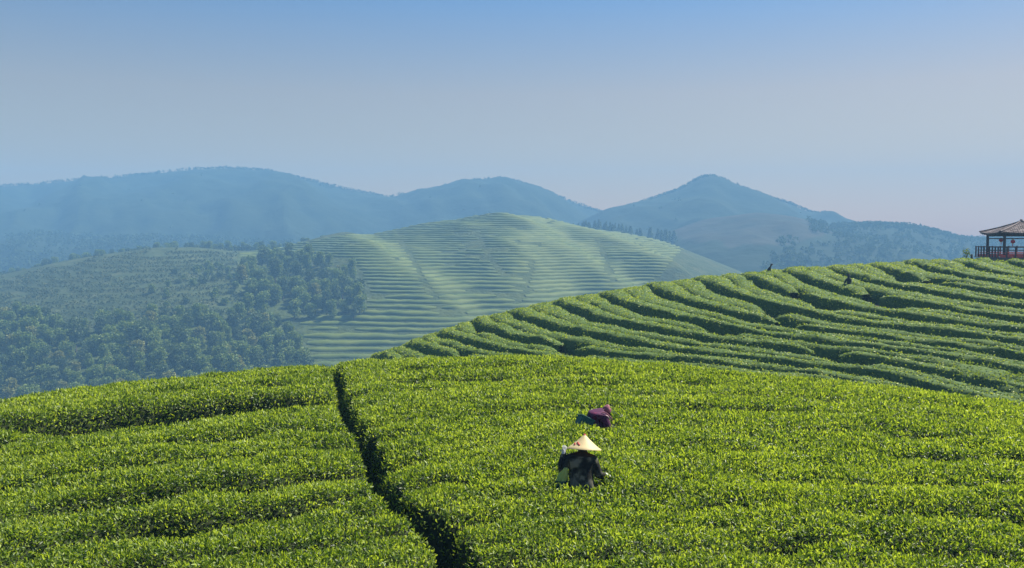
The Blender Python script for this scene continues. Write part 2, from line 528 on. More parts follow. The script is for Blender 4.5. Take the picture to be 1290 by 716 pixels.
def near_top(phi, r):
    """canopy height of the clipped tea; also distance to the trench"""
    x, y = near_xy(phi, r)
    q = (r - EDGE0) / STEP
    k = np.floor(q)
    f = q - k
    st = edge_step(k + 1, phi)
    off = -st * f ** 2.0
    E9 = EDGE0 + 9 * STEP                                   # the open gap below the brow on the left
    m9 = smooth(-.70, -.60, phi) * smooth(-.30, -.42, phi)
    off = off - 0.24 * m9 * (.8 + .8 * vnoise(phi * 14, 0.3, 31)) * np.clip((r - (E9 - 3.0)) / 3.0, 0, 1) * (r < E9)
    dist = np.minimum(f, 1 - f) * STEP
    ke = np.where(f < .5, k, k + 1)
    g = np.clip(0.03 + 0.13 * (vnoise(phi * 6, ke * 2.7, 27)), 0.0, 0.3) + 0.5 * (edge_step(ke, phi) - 0.06).clip(0)
    g = g + 0.07 * smooth(-.25, -.45, phi) + 0.28 * smooth(0.62, 0.85, vnoise(phi * 9, ke * 1.9, 29))
    off = off - g * np.exp(-(dist / 0.12) ** 2) - 0.035 * (1 - smooth(0, .4, dist))
    off = off + 0.10 * fbm(x * 1.3, y * 1.7, 30, 3) + 0.06 * fbm(x * 0.5, y * 0.5, 33, 2) + 0.035 * vnoise(x * 7, y * 7, 34)
    dp = np.abs(x - path_x(y)) * 0.93
    w = 0.075 + 0.022 * np.clip(12 - y, 0, 4) + 0.05 * vnoise(y * 1.3, x * 0, 35) + 0.04 * vnoise(y * 3.1, np.sign(x - path_x(y)) * 3, 36)
    off = off - 0.76 * smooth(w + 0.15, w - 0.02, dp) - 0.06 * smooth(0.7, 0.1, dp - w)
    for hx, hy, hr in PEOPLE_HOLES:
        off = off - 0.5 * smooth(hr, hr * 0.65, np.hypot(x - hx, y - hy))
    return x, y, near_S(x, y) + np.maximum(off, -0.78), dp - w

# leaf points: uniform in (phi, r), thinned by area, distance and view
def near_samples(n):
    phi = rng.uniform(-1.06, 0.78, n)
    r = np.sqrt(rng.uniform(EDGE0 ** 2, (EDGE0 + NROW * STEP) ** 2, n))
    return phi, r

def near_leaf_points():
    n = 2100000
    phi, r = near_samples(n)
    x, y, z, dp = near_top(phi, r)
    e = 0.02
    x1, y1, z1, _ = near_top(phi + e / r, r)
    x2, y2, z2, _ = near_top(phi, r + e)
    t1 = np.stack([x1 - x, y1 - y, z1 - z], -1)
    t2 = np.stack([x2 - x, y2 - y, z2 - z], -1)
    nr = unit(np.cross(t1, t2))
    nr[nr[:, 2] < 0] *= -1
    a = x / np.maximum(y, .5)
    px, py = PROJ(x, y, z)
    crest = near_d0(a) + 4.5
    keep = (px > -120) & (px < 1410) & (y > 7.6) & (y < crest + 3.0) & (py < 800)
    area = 0.5 * 1.84 * ((EDGE0 + NROW * STEP) ** 2 - EDGE0 ** 2) / n     # m2 per sample
    want = np.interp(y, [8, 11, 15, 20, 30], [3300, 2800, 1900, 1250, 880])
    pr = want * area * np.clip(1 / np.maximum(nr[:, 2], .22), 1, 4.5)
    keep &= rng.random(n) < pr
    keep &= dp > -0.03 - 0.12 * rng.random(n) ** 4
    for hx, hy, hr in PEOPLE_HOLES:
        keep &= np.hypot(x - hx, y - hy) > hr * 0.8
    return phi[keep], r[keep], np.stack([x, y, z], -1)[keep], nr[keep], dp[keep]

phi, rr_, pos, nrm, dpth = near_leaf_points()
N = len(pos)
dist = pos[:, 1]
young = rng.random(N) < 0.27 + 0.14 * fbm(pos[:, 0] * 0.9, pos[:, 1] * 0.9, 38, 3)
sc_l = (0.048 + 0.0023 * (dist - 9).clip(0)) * rng.uniform(0.7, 1.3, N)
rnd = rng.normal(size=(N, 3))
axis = nrm * np.where(young, 0.45, 0.25)[:, None] + np.array([0, 0, 1.0]) * np.where(young, 0.45, 0.05)[:, None] + rnd * np.where(young, 0.45, 0.60)[:, None]
depth = np.where(young, rng.uniform(-0.045, 0.01, N), rng.exponential(0.035, N) - 0.01)
P0 = pos - nrm * depth[:, None]
P0[:, 2] += np.where(young, 0.0, 0.0)
Wd = sc_l * np.where(young, 0.36, 0.50) * rng.uniform(.85, 1.15, N)
tint = np.where(young, rng.normal(0.80, 0.14, N), rng.normal(0.37, 0.18, N)) + 0.14 * fbm(pos[:, 0] / 1.2, pos[:, 1] / 1.2, 40, 3)
tint = np.clip(tint, 0, 1)
krow = np.clip(np.floor((rr_ - EDGE0) / STEP).astype(int), 0, NROW - 1)
right_side = pos[:, 0] > path_x(pos[:, 1])
print('near leaves', N)

phis = np.linspace(-1.06, 0.78, 420)
for k in range(NROW):
    for side in (0, 1):
        sel = (krow == k) & (right_side == bool(side))
        if sel.sum() < 400:
            continue
        where = 'right of the sunken footpath' if side else 'left of the sunken footpath'
        lab = 'near-hill tea hedge %s, %s row down from the brow' % (where, ordinal(NROW - 1 - k))
        # body under the leaves
        rs = EDGE0 + (k + np.array([0.012, 0.03, 0.10, 0.25, 0.45, 0.65, 0.82, 0.93, 0.975, 0.988])) * STEP
        Ph, R = np.meshgrid(phis, rs, indexing='ij')
        x, y, z, dp = near_top(Ph, R)
        ok = ((x > path_x(y)) == bool(side)).all(1)
        px, py = PROJ(x, np.maximum(y, 3), z)
        ok &= ((px > -260) & (px < 1560) & (y > 5.5) & (y < near_d0(x / np.maximum(y, 1)) + 10)).any(1)
        idx = np.nonzero(ok)[0]
        if len(idx) < 3:
            continue
        idx = np.arange(idx[0], idx[-1] + 1)
        x, y, z = x[idx], y[idx], z[idx]
        zb = z - 0.07
        gnd = near_S(x, y) - 0.86
        zb = np.maximum(zb, gnd)
        zb[:, 0] = gnd[:, 0]
        zb[:, -1] = gnd[:, -1]
        zb[0] = gnd[0]
        zb[-1] = gnd[-1]
        ctr = np.array([x.mean(), y.mean(), float(gnd.min())])
        root = empty('tea_hedge', ctr, label=lab, cat='tea hedge', group='tea hedges of the near hill')
        mesh_obj('branches', np.stack([x, y, zb], -1) - ctr, grid_faces(len(idx), len(rs), False), M_BODY, root)
        V, F = leaves(P0[sel], axis[sel], sc_l[sel], Wd[sel], 0.22, 0.12, rng, nrm[sel] * np.where(young[sel], .3, 1.0)[:, None], 0.6)
        mesh_obj('foliage', V - ctr, F, M_LEAF, root, attrs={'tint': np.repeat(tint[sel], 4)}, kind='stuff')

# ------------------------------------------------------------------ right hill tea hedges
QT = np.array([(0, 0), (15, 12), (30, 22), (56, 35), (80, 43), (120, 57), (180, 73), (240, 86), (312, 101), (411, 117), (490, 133), (545, 148), (700, 185), (900, 230), (1200, 290)], float)
SC = np.array([(300, 1.25), (644, 1.18), (753, 1.08), (879, 1.0), (939, .92), (986, .85), (1044, .75), (1130, .65), (1190, .55), (1300, .5)], float)
MAJ = [395, 432, 472, 512, 551, 594, 644, 700, 757, 817, 879, 937, 988, 1046, 1096, 1142, 1195, 1250, 1310, 1370]

def rh_row(s):
    """centre line of a row on the right hill, from behind the crest on its left end to the right"""
    scl = np.interp(s, SC[:, 0], SC[:, 1])
    q = np.concatenate([np.linspace(0, 80, 60)[1:] , np.linspace(80, 1000, 260)[1:]])
    px = s + q
    dl = np.interp(q, QT[:, 0], QT[:, 1]) * scl
    dl = np.convolve(np.concatenate([np.full(6, dl[0]), dl, np.full(6, dl[-1])]), np.ones(13) / 13, 'valid')
    a = px2a(px)
    # solve  KR (D-d)^2 / d = dl / FPX
    Dc = rh_D(a)
    c = dl / FPX / KR
    d = Dc + c / 2 - np.sqrt((Dc + c / 2) ** 2 - Dc * Dc)
    keep = (px < 1470) & (d > 38)
    x, y = (a * d)[keep], d[keep]
    # continue over the crest
    b = np.linspace(14, 0.7, 20)
    d0 = y[0] + b
    a0 = a[0] - 0.0006 * b - 0.0001 * b * b
    x = np.concatenate([a0 * d0, x])
    y = np.concatenate([d0, y])
    # even spacing
    L = np.concatenate([[0], np.cumsum(np.hypot(np.diff(x), np.diff(y)))])
    n = max(8, int(L[-1] / 0.45))
    t = np.linspace(0, L[-1], n)
    x, y = np.interp(t, L, x), np.interp(t, L, y)
    for _ in range(3):
        x[1:-1] = (x[:-2] + 2 * x[1:-1] + x[2:]) / 4
        y[1:-1] = (y[:-2] + 2 * y[1:-1] + y[2:]) / 4
    x = x + 0.25 * vnoise(x / 5, y / 5, 71)
    y = y + 0.35 * vnoise(x / 6, y / 6, 72)
    return np.stack([x, y], 1)

PAV = (float(AT(1286, 300)[0]) * 82.0, 82.0)
rows = []
for i in range(len(MAJ) - 1):
    s0, s1 = MAJ[i], MAJ[i + 1]
    rows.append((s0 + 0.27 * (s1 - s0), 0))     # lower-left member: its lower side faces the broad gap
    rows.append((s0 + 0.74 * (s1 - s0), 1))
lines = [rh_row(s) for s, _ in rows]

def near_dist(p, line):
    out = np.empty(len(p))
    for i in range(0, len(p), 200):
        dd = np.hypot(p[i:i + 200, None, 0] - line[None, :, 0], p[i:i + 200, None, 1] - line[None, :, 1])
        out[i:i + 200] = dd.min(1)
    return out

PROF = np.array([(-1.0, -0.35), (-1.02, 0.10), (-1.0, 0.42), (-0.95, 0.74), (-0.80, 0.94), (-0.35, 1.0), (0.20, 1.0), (0.70, 0.96), (0.93, 0.78), (1.0, 0.44), (1.03, 0.12), (1.0, -0.35)])

def hedge_sweep(cl, zf, hw_l, hw_r, h, seed):
    """hedge along a centre line; returns a (n, m, 3) grid of points"""
    tg = unit(np.gradient(cl, axis=0))
    lat = np.stack([tg[:, 1], -tg[:, 0]], 1)                     # right of travel
    m = len(PROF)
    u = PROF[:, 0][None, :]
    wide = np.where(u < 0, hw_l[:, None], hw_r[:, None]) * u
    x = cl[:, 0:1] + lat[:, 0:1] * wide
    y = cl[:, 1:2] + lat[:, 1:2] * wide
    zc = zf(cl[:, 0], cl[:, 1])[:, None]
    zl = zf(x, y)
    nz = 0.13 * fbm(x * 0.7, y * 0.7, seed, 3) + 0.07 * vnoise(x * 2.6, y * 2.6, seed + 1)
    z = 0.75 * zl + 0.25 * zc + PROF[:, 1][None, :] * h[:, None] * (1 + nz)
    x = x + 0.14 * fbm(x * 1.1 + PROF[:, 1] * 2, y * 1.1, seed + 2, 3)
    y = y + 0.16 * fbm(x * 1.0 + PROF[:, 1] * 2, y * 1.0, seed + 3, 3)
    return np.stack([x, y, z], -1)

def rh_zxy(x, y):
    return rh_z(x / y, y)

count_rh = 0
total_leaf2 = 0
order = list(range(len(rows)))[::-1]
for rank, i in enumerate(order):
    cl = lines[i]
    pair = rows[i][1]
    dprev = near_dist(cl, lines[i - 1]) if i > 0 else np.full(len(cl), 1.6)
    dnext = near_dist(cl, lines[i + 1]) if i < len(lines) - 1 else np.full(len(cl), 1.6)
    # travel runs from the crest to the right, so its right-hand side is the lower, camera-facing side (previous row)
    gap_prev = 1.25 if pair == 0 else 0.0
    gap_next = 0.0 if pair == 0 else 0.75
    near_crest = smooth(16, 4, np.maximum(rh_D(cl[:, 0] / cl[:, 1]) - cl[:, 1], 0))
    hr = np.clip((dprev - gap_prev * (1 - .5 * near_crest)) / 2, 0.30, 1.45)
    hl = np.clip((dnext - gap_next * (1 - .5 * near_crest)) / 2, 0.30, 1.45)
    wob = 1 + .16 * vnoise(np.arange(len(cl)) / 14, i * 1.7, 76) + .08 * vnoise(np.arange(len(cl)) / 4, i * 2.3, 77)
    hr, hl = hr * wob, hl * np.minimum(wob, 1.08)
    h = np.full(len(cl), 0.92 if pair == 0 else 0.84)
    h = h * (1 + 0.10 * vnoise(np.arange(len(cl)) / 9, i * 3.1, 75))
    # breaks
    cuts = [0, len(cl)]
    r = np.random.default_rng(100 + i)
    for c in r.choice(len(cl), r.integers(1, 5), replace=False):
        if 30 < c < len(cl) - 30 and min(abs(c - np.array(cuts))) > 25:
            cuts.append(int(c))
    cuts = sorted(cuts)
    for sgi in range(len(cuts) - 1):
        a, b = cuts[sgi] + (1 if sgi else 0), cuts[sgi + 1] - (1 if sgi < len(cuts) - 2 else 0)
        c = cl[a:b]
        # keep clear of the pavilion deck and the people
        far_ok = np.hypot(c[:, 0] - PAV[0], c[:, 1] - PAV[1]) > 6.0
        pxs, pys = PROJ(c[:, 0], c[:, 1], rh_zxy(c[:, 0], c[:, 1]))
        vis = far_ok & (pxs < 1400) & (pxs > 380) & (c[:, 1] < rh_D(c[:, 0] / c[:, 1]) + 9)
        run = np.nonzero(vis)[0]
        if len(run) < 8:
            continue
        # longest run
        br = np.split(run, np.nonzero(np.diff(run) > 1)[0] + 1)
        run = max(br, key=len)
        if len(run) < 8:
            continue
        c = c[run]
        n = len(c)
        endf = np.clip(np.minimum(np.arange(n) + 0.6, n - np.arange(n) - 0.4) / 3.0, 0, 1) ** 0.5
        G = hedge_sweep(c, rh_zxy, hl[a:b][run] * (0.35 + 0.65 * endf), hr[a:b][run] * (0.35 + 0.65 * endf), h[a:b][run] * (0.4 + 0.6 * endf), 80 + i)
        ctr = np.array([c[:, 0].mean(), c[:, 1].mean(), float(G[:, :, 2].min())])
        part = 'unbroken' if len(cuts) == 2 else ('first', 'middle', 'last')[0 if sgi == 0 else 2 if sgi == len(cuts) - 2 else 1] + ' length of the'
        lab = '%s %s tea hedge row down from the pavilion' % (part, ordinal(rank))
        root = empty('tea_hedge', ctr, label=lab, cat='tea hedge', group='tea hedges of the hill below the pavilion')
        m = G.shape[1]
        Fq = grid_faces(n, m, True)
        mesh_obj('branches', G - ctr, Fq, M_BODY2, root, smooth_shade=True)
        # leaf clumps over the hedge surface
        P00, P10, P11, P01 = G[:-1, :-1], G[1:, :-1], G[1:, 1:], G[:-1, 1:]
        nn = np.cross(P10 - P00, P01 - P00)
        ar = np.linalg.norm(nn, axis=-1)
        nn = -nn / np.maximum(ar, 1e-9)[..., None]
        dens = np.interp(P00[..., 1], [40, 60, 95], [82, 56, 38])
        lam = (ar * dens).ravel()
        cnt = rng.poisson(np.clip(lam, 0, 60))
        ids = np.repeat(np.arange(cnt.size), cnt)
        uu, vv = rng.random(len(ids))[:, None], rng.random(len(ids))[:, None]
        f = lambda Q: Q.reshape(-1, 3)[ids]
        pts = f(P00) * (1 - uu) * (1 - vv) + f(P10) * uu * (1 - vv) + f(P11) * uu * vv + f(P01) * (1 - uu) * vv
        nv = f(nn)
        nv = np.where((nv[:, 2:3] < -0.2), -nv, nv)
        nL = len(pts)
        ax = nv * 0.15 + np.array([0, 0, .08]) + rng.normal(size=(nL, 3)) * 0.6
        LL = rng.uniform(0.09, 0.18, nL)
        V, F = leaves(pts - nv * 0.01, ax, LL, LL * 0.62, 0.12, 0.08, rng, nv, 0.28)
        tn = np.clip(rng.normal(0.34, 0.16, nL) + 0.36 * smooth(.45, .85, nv[:, 2]) * (rng.random(nL) < .75) + 0.2 * fbm(pts[:, 0] / 2, pts[:, 1] / 2, 90, 3), 0, 1)  # brighter tops: young flush, plus lit-top and shaded-side contrast put into the tint
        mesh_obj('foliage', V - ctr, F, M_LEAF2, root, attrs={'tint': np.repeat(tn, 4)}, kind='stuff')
        count_rh += 1
        total_leaf2 += nL
print('right hill hedges', count_rh, 'clumps', total_leaf2)

# ------------------------------------------------------------------ terrace rows of the far tea hill
def contours(Z, M, level):
    """polylines of grid index coordinates where Z crosses level inside mask M"""
    ni, nj = Z.shape
    S = Z > level
    seg = {}
    def key_pt(i, j, d):            # d 0: edge (i,j)-(i+1,j); 1: edge (i,j)-(i,j+1)
        z0 = Z[i, j]
        z1 = Z[i + 1, j] if d == 0 else Z[i, j + 1]
        t = (level - z0) / (z1 - z0)
        return (i + t, j) if d == 0 else (i, j + t)
    c = S[:-1, :-1].astype(int) + S[1:, :-1] + S[1:, 1:] + S[:-1, 1:]
    cells = np.argwhere((c > 0) & (c < 4) & M[:-1, :-1] & M[1:, 1:])
    pts, adj = {}, {}
    for i, j in cells:
        e = []
        for (a, b, d) in ((i, j, 0), (i + 1, j, 1), (i, j + 1, 0), (i, j, 1)):
            s0 = S[a, b]
            s1 = S[a + 1, b] if d == 0 else S[a, b + 1]
            if s0 != s1:
                e.append((a, b, d))
        for q in range(0, len(e) - 1, 2):
            u, v = e[q], e[q + 1]
            for w in (u, v):
                if w not in pts:
                    pts[w] = key_pt(*w)
            adj.setdefault(u, []).append(v)
            adj.setdefault(v, []).append(u)
    seen, out = set(), []
    starts = [k for k in adj if len(adj[k]) == 1] + list(adj)
    for s in starts:
        if s in seen:
            continue
        ln = [s]
        seen.add(s)
        cur = s
        while True:
            nx_ = [v for v in adj[cur] if v not in seen]
            if not nx_:
                break
            cur = nx_[0]
            seen.add(cur)
            ln.append(cur)
        if len(ln) > 5:
            out.append(np.array([pts[k] for k in ln]))
    return out

gz0, gz1 = np.gradient(MZ)
sl_d = np.abs(gz1) / (D[0, 1] - D[0, 0])
VIS = TMASK & (MPX > 280) & (MPX < 1010) & (MPY < 480) & (D < mid_D(A) + 4)
TP = np.array([(-1.0, -0.5), (-0.9, 0.45), (-0.5, 0.95), (0.3, 1.0), (0.85, 0.6), (1.0, -0.5)])
DZ = 2.05
nterr = 0
TRACKS = [np.array([(505, 302), (517, 320), (530, 345), (548, 375), (562, 402)], float), np.array([(672, 330), (668, 345), (655, 382)], float), np.array([(600, 290), (612, 312), (622, 330), (640, 350)], float),
          np.array([(752, 300), (762, 318), (768, 345)], float)]

def terrace_row(x, y, DZ):
    n = len(x)
    c = np.stack([x, y], 1)
    tg = unit(np.gradient(c, axis=0))
    lat = np.stack([tg[:, 1], -tg[:, 0]], 1)
    e = 1.0
    up = mid_z((x - lat[:, 0] * e) / (y - lat[:, 1] * e), y - lat[:, 1] * e)
    dn = mid_z((x + lat[:, 0] * e) / (y + lat[:, 1] * e), y + lat[:, 1] * e)
    grad = np.maximum(np.abs(up - dn) / 2, 0.07)
    hw = np.clip(0.33 * DZ / grad, 0.5, 4.0) * (1 + .25 * vnoise(x / 7, y / 7, 97))
    endf = np.clip(np.minimum(np.arange(n) + .5, n - np.arange(n) - .5) / 2, 0, 1)
    hw = hw * (0.3 + 0.7 * endf)
    hh = min(1.0, .48 * DZ) * (0.4 + 0.6 * endf) * (1 + .35 * vnoise(x / 3, y / 3, 98))
    X3 = x[:, None] + lat[:, 0:1] * TP[:, 0] * hw[:, None]
    Y3 = y[:, None] + lat[:, 1:2] * TP[:, 0] * hw[:, None]
    zt = mid_z(X3 / Y3, Y3)
    Z3 = 0.75 * zt + 0.25 * zt.mean(1, keepdims=True) + TP[:, 1] * hh[:, None]
    ctr = np.array([x.mean(), y.mean(), float(Z3.min())])
    tint_ = np.clip(0.5 + 0.6 * fbm(X3 / 5, Y3 / 5, 99, 3), 0, 1)
    mesh_obj('tea_terrace', np.stack([X3, Y3, Z3], -1) - ctr, grid_faces(n, len(TP), True), M_TERR, attrs={'tint': tint_.ravel()},
             label='pale thin tea row following the contour of the terraced hill', cat='tea row', group='tea rows of the terraced hill').location = ctr
    return 1

LEVELS = [-66.0]
while LEVELS[-1] < 40:
    LEVELS.append(LEVELS[-1] + float(np.interp(LEVELS[-1], [-60, -30, 0, 25], [2.3, 1.8, 1.2, 1.0])) * random.uniform(.85, 1.15))
for li, level in enumerate(LEVELS):
    DZ = LEVELS[min(li + 1, len(LEVELS) - 1)] - LEVELS[max(li, 0)] if li < len(LEVELS) - 1 else 1.2
    for ln in contours(MZ, VIS, level):
        ii, jj = ln[:, 0], ln[:, 1]
        a = np.interp(ii, np.arange(A.shape[0]), A[:, 0])
        d = np.interp(jj, np.arange(A.shape[1]), D[0])
        x, y = a * d, d
        L = np.concatenate([[0], np.cumsum(np.hypot(np.diff(x), np.diff(y)))])
        if L[-1] < 14:
            continue
        n = max(6, int(L[-1] / 1.2))
        t = np.linspace(0, L[-1], n)
        x, y = np.interp(t, L, x), np.interp(t, L, y)
        for _ in range(6):
            x[1:-1] = (x[:-2] + 2 * x[1:-1] + x[2:]) / 4
            y[1:-1] = (y[:-2] + 2 * y[1:-1] + y[2:]) / 4
        if x[0] > x[-1]:
            x, y = x[::-1], y[::-1]
        px_, py_ = PROJ(x, y, mid_z(x / y, y))
        openp = np.ones(n, bool)
        for tr in TRACKS:                                   # footpaths that cross the rows
            openp &= ~((np.abs(px_ - np.interp(py_, tr[:, 1], tr[:, 0]) - 1.5 * vnoise(py_ / 6, 0 * py_, 96)) < 1.5) & (py_ > tr[0, 1]) & (py_ < tr[-1, 1]))
        openp &= vnoise(x / 9, y / 9, 95) < 0.80            # patches that died out
        runs = np.split(np.nonzero(openp)[0], np.nonzero(np.diff(np.nonzero(openp)[0]) > 1)[0] + 1)
        for rn in runs:
            if len(rn) < 10:
                continue
            nterr += terrace_row(x[rn][::2], y[rn][::2], DZ)
print('terrace rows', nterr)

# ------------------------------------------------------------------ trees
def tube(pts, radii, sides=6):
    pts = np.asarray(pts, float)
    n = len(pts)
    tg = unit(np.gradient(pts, axis=0))
    ref = np.array([0.3, 0.9, 0.2])
    s = unit(np.cross(tg, ref))
    b = np.cross(tg, s)
    th = np.linspace(0, 2 * math.pi, sides, endpoint=False)
    V = pts[:, None] + (s[:, None] * np.cos(th)[None, :, None] + b[:, None] * np.sin(th)[None, :, None]) * np.asarray(radii)[:, None, None]
    F = []
    for i in range(n - 1):
        for j in range(sides):
            F.append((i * sides + j, i * sides + (j + 1) % sides, (i + 1) * sides + (j + 1) % sides, (i + 1) * sides + j))
    return V.reshape(-1, 3), np.array(F)

def join(parts):
    V, F, o = [], [], 0
    for v, f in parts:
        V.append(v)
        F.append(f + o)
        o += len(v)
    return np.concatenate(V), np.concatenate(F)

def clump_faces(pts, nv, size, r):
    """irregular leaf clumps as folded quads"""
    ax = unit(nv * 0.5 + r.normal(size=pts.shape) * 0.8)
    L = size * r.uniform(0.7, 1.3, len(pts))
    return leaves(pts - ax * L[:, None] * .5, ax, L, L * 0.85, 0.2, 0.15, r)

def broad_meshes(seed, height, cw, mat, nclump, csize, base=0.3, nl=9):
    r = np.random.default_rng(seed)
    parts = [tube([(0, 0, -0.6), (0.03, 0, height * .25), (r.normal() * .1, r.normal() * .1, height * .6)], [height * .028, height * .022, height * .010])]
    lobes = []
    for q in range(nl):
        th, h = r.uniform(0, 6.28), r.uniform(base, 0.86)
        rad = cw * 0.5 * r.uniform(0.15, 0.62) * math.sin(math.pi * (0.18 + 0.75 * (h - base) / (1 - base)))
        lobes.append(((math.cos(th) * rad, math.sin(th) * rad, h * height), cw * 0.5 * r.uniform(0.36, 0.60)))
    lobes.append(((0, 0, height * (1 - 0.32 * cw / height)), cw * 0.30))
    for (c, rd) in lobes[:5]:
        parts.append(tube([(0, 0, height * .3), (c[0] * .5, c[1] * .5, height * .3 + (c[2] - height * .3) * .6), c], [height * .013, height * .009, height * .004], 5))
    P, Nn, T = [], [], []
    tot = sum(rd ** 2 for _, rd in lobes)
    for (c, rd) in lobes:
        n = int(nclump * rd ** 2 / tot)
        dv = unit(r.normal(size=(n, 3)))
        rad = rd * r.uniform(0.62, 1.08, n)[:, None]
        P.append(np.array(c) + dv * rad * np.array([1, 1, 0.85]))
        Nn.append(dv)
        T.append(np.clip(r.normal(0.5, 0.2, n) + r.normal() * .12, 0, 1))
    P, Nn, T = np.concatenate(P), np.concatenate(Nn), np.concatenate(T)
    V, F = clump_faces(P, Nn, csize, r)
    tv, tf = join(parts)
    return raw_mesh('trunk', tv, tf, M_BARK, smooth_shade=True), raw_mesh('crown', V, F, mat, {'tint': np.repeat(T, 4)})

def conifer_meshes(seed, height, cw, mat):
    r = np.random.default_rng(seed)
    n = 260
    h = r.uniform(0.12, 1.0, n)
    rad = cw * .5 * (1.02 - h) * r.uniform(.5, 1.1, n)
    th = r.uniform(0, 6.28, n)
    P = np.stack([np.cos(th) * rad, np.sin(th) * rad, h * height], -1)
    Nn = np.stack([np.cos(th), np.sin(th), -0.25 + 0 * th], -1)
    V, F = clump_faces(P, Nn, 0.9, r)
    tv, tf = tube([(0, 0, -.6), (0, 0, height * .5), (0, 0, height * .97)], [.18, .12, .03])
    return raw_mesh('trunk', tv, tf, M_BARK), raw_mesh('crown', V, F, mat, {'tint': np.repeat(r.random(n), 4)})

PROTO = {
    'round': broad_meshes(1, 9.0, 7.5, M_CROWN, 1300, 0.62, 0.25),
    'round2': broad_meshes(2, 8.0, 7.0, M_CROWN, 1150, 0.62, 0.2),
    'tall': broad_meshes(3, 11.5, 6.0, M_CROWN, 1300, 0.60, 0.25, 11),
    'tall2': broad_meshes(8, 12.5, 6.5, M_CROWN_D, 1350, 0.62, 0.28, 11),
    'yellow': broad_meshes(4, 8.5, 5.5, M_CROWN_Y, 900, 0.58, 0.25),
    'dark': broad_meshes(5, 9.5, 7.5, M_CROWN_D, 1300, 0.62, 0.22, 10),
    'shrub': broad_meshes(6, 3.4, 3.8, M_CROWN, 240, 0.65, 0.15, 6),
    'shrub2': broad_meshes(7, 3.0, 4.4, M_CROWN_D, 260, 0.65, 0.12, 7),
    'conifer': conifer_meshes(9, 10.0, 6.5, M_CROWN_D),
    'conifer2': conifer_meshes(10, 12.0, 6.0, M_CROWN_D),
}

def plant_tree(name, proto, loc, scale, rz, label, cat, group):
    root = empty(name, loc, rz, label=label, cat=cat, group=group)
    root.scale = (scale * random.uniform(.88, 1.12), scale * random.uniform(.88, 1.12), scale)
    for nm, me in zip(('trunk', 'crown'), PROTO[proto]):
        link(bpy.data.objects.new(nm, me), root)
    return root

def scatter(poly, n_try, spacing, zf, ar, dr, r):
    """points on a hill whose foot falls inside an outline of the photograph, no two closer than spacing"""
    a = r.uniform(*ar, n_try)
    d = r.uniform(*dr, n_try)
    z = zf(a, d)
    px, py = PROJ(a * d, d, z)
    ok = in_poly(px + 9 * vnoise(a * d / 14, d / 14, 61), py + 6 * vnoise(a * d / 12, d / 12, 62), poly)
    out = []
    cell = {}
    for x, y, zz in zip((a * d)[ok], d[ok], z[ok]):
        ci, cj = int(x // spacing), int(y // spacing)
        if any((x - q[0]) ** 2 + (y - q[1]) ** 2 < spacing ** 2 for di in (-1, 0, 1) for dj in (-1, 0, 1) for q in cell.get((ci + di, cj + dj), [])):
            continue
        cell.setdefault((ci, cj), []).append((x, y))
        out.append((x, y, zz))
    return out

r = np.random.default_rng(5)
LAB = {'round': 'round green broadleaf tree', 'round2': 'round green broadleaf tree', 'tall': 'tall narrow green tree', 'tall2': 'tall dark green tree',
       'yellow': 'yellowish green broadleaf tree', 'dark': 'dark green broadleaf tree', 'shrub': 'green bush', 'shrub2': 'dark spreading bush'}
wood = scatter(WOOD, 60000, 4.9, mid_z, (-0.62, -0.2), (245, 470), r)
wood.sort(key=lambda p: p[1])
wood = [p for p in wood if PROJ(*p)[0] > -25][:300]
for p in wood:
    k = r.choice(['round', 'round2', 'tall', 'yellow', 'dark', 'tall2'], p=[.27, .22, .17, .10, .14, .10])
    plant_tree('broadleaf_tree', k, (p[0], p[1], p[2] - .2), r.uniform(.6, 1.15), r.uniform(0, 6.28), LAB[k] + ' in the large wood below the scrub field', 'tree', 'trees of the large wood')
patch = scatter(PATCH, 40000, 5.2, mid_z, (-0.33, -0.14), (300, 600), r)
r.shuffle(patch)
for p in patch[:150]:
    if vnoise(p[0] / 13, p[1] / 13, 66) > .28:
        continue
    k = r.choice(['round', 'round2', 'tall', 'yellow', 'dark', 'tall2'], p=[.28, .24, .12, .08, .18, .10])
    plant_tree('broadleaf_tree', k, (p[0], p[1], p[2] - .2), r.uniform(.6, 1.15), r.uniform(0, 6.28), LAB[k] + ' in the grove beside the terraces', 'tree', 'trees of the grove beside the terraces')
# trees along the ridge
for px in list(np.linspace(-40, 130, 40)) + list(np.linspace(140, 290, 40)) + list(np.linspace(296, 425, 36)):
    px = px + r.normal() * 4
    a = float(px2a(px))
    d = float(mid_D(a)) - r.uniform(-10, 8)
    k = r.choice(['round', 'round2', 'dark', 'shrub', 'shrub2'], p=[.12, .14, .14, .3, .3])
    s = r.uniform(.5, .85) if not k.startswith('shrub') else r.uniform(.8, 1.5)
    plant_tree('ridge_tree', k, (a * d, d, float(mid_z(a, d)) - (.25 if k.startswith('shrub') else 1.6 * s)), s, r.uniform(0, 6.28), LAB[k] + ' in the line along the ridge above the scrub field', 'tree', 'trees along the ridge')
# bushes in the scrub field
CLUMP = [(178, 398), (190, 365), (215, 343), (262, 338), (300, 350), (296, 385), (250, 398), (214, 404)]
for p in scatter(CLUMP, 9000, 6.5, mid_z, (-0.48, -0.28), (330, 600), r)[:70]:
    if r.random() < .55:
        k = r.choice(['shrub', 'shrub2', 'round2'], p=[.45, .35, .2])
        plant_tree('bush', k, (p[0], p[1], p[2] - .2), r.uniform(.6, 1.2) * (0.6 if k == 'round2' else 1), r.uniform(0, 6.28), LAB[k] + ' standing in the sloping scrub field', 'bush', 'bushes of the scrub field')
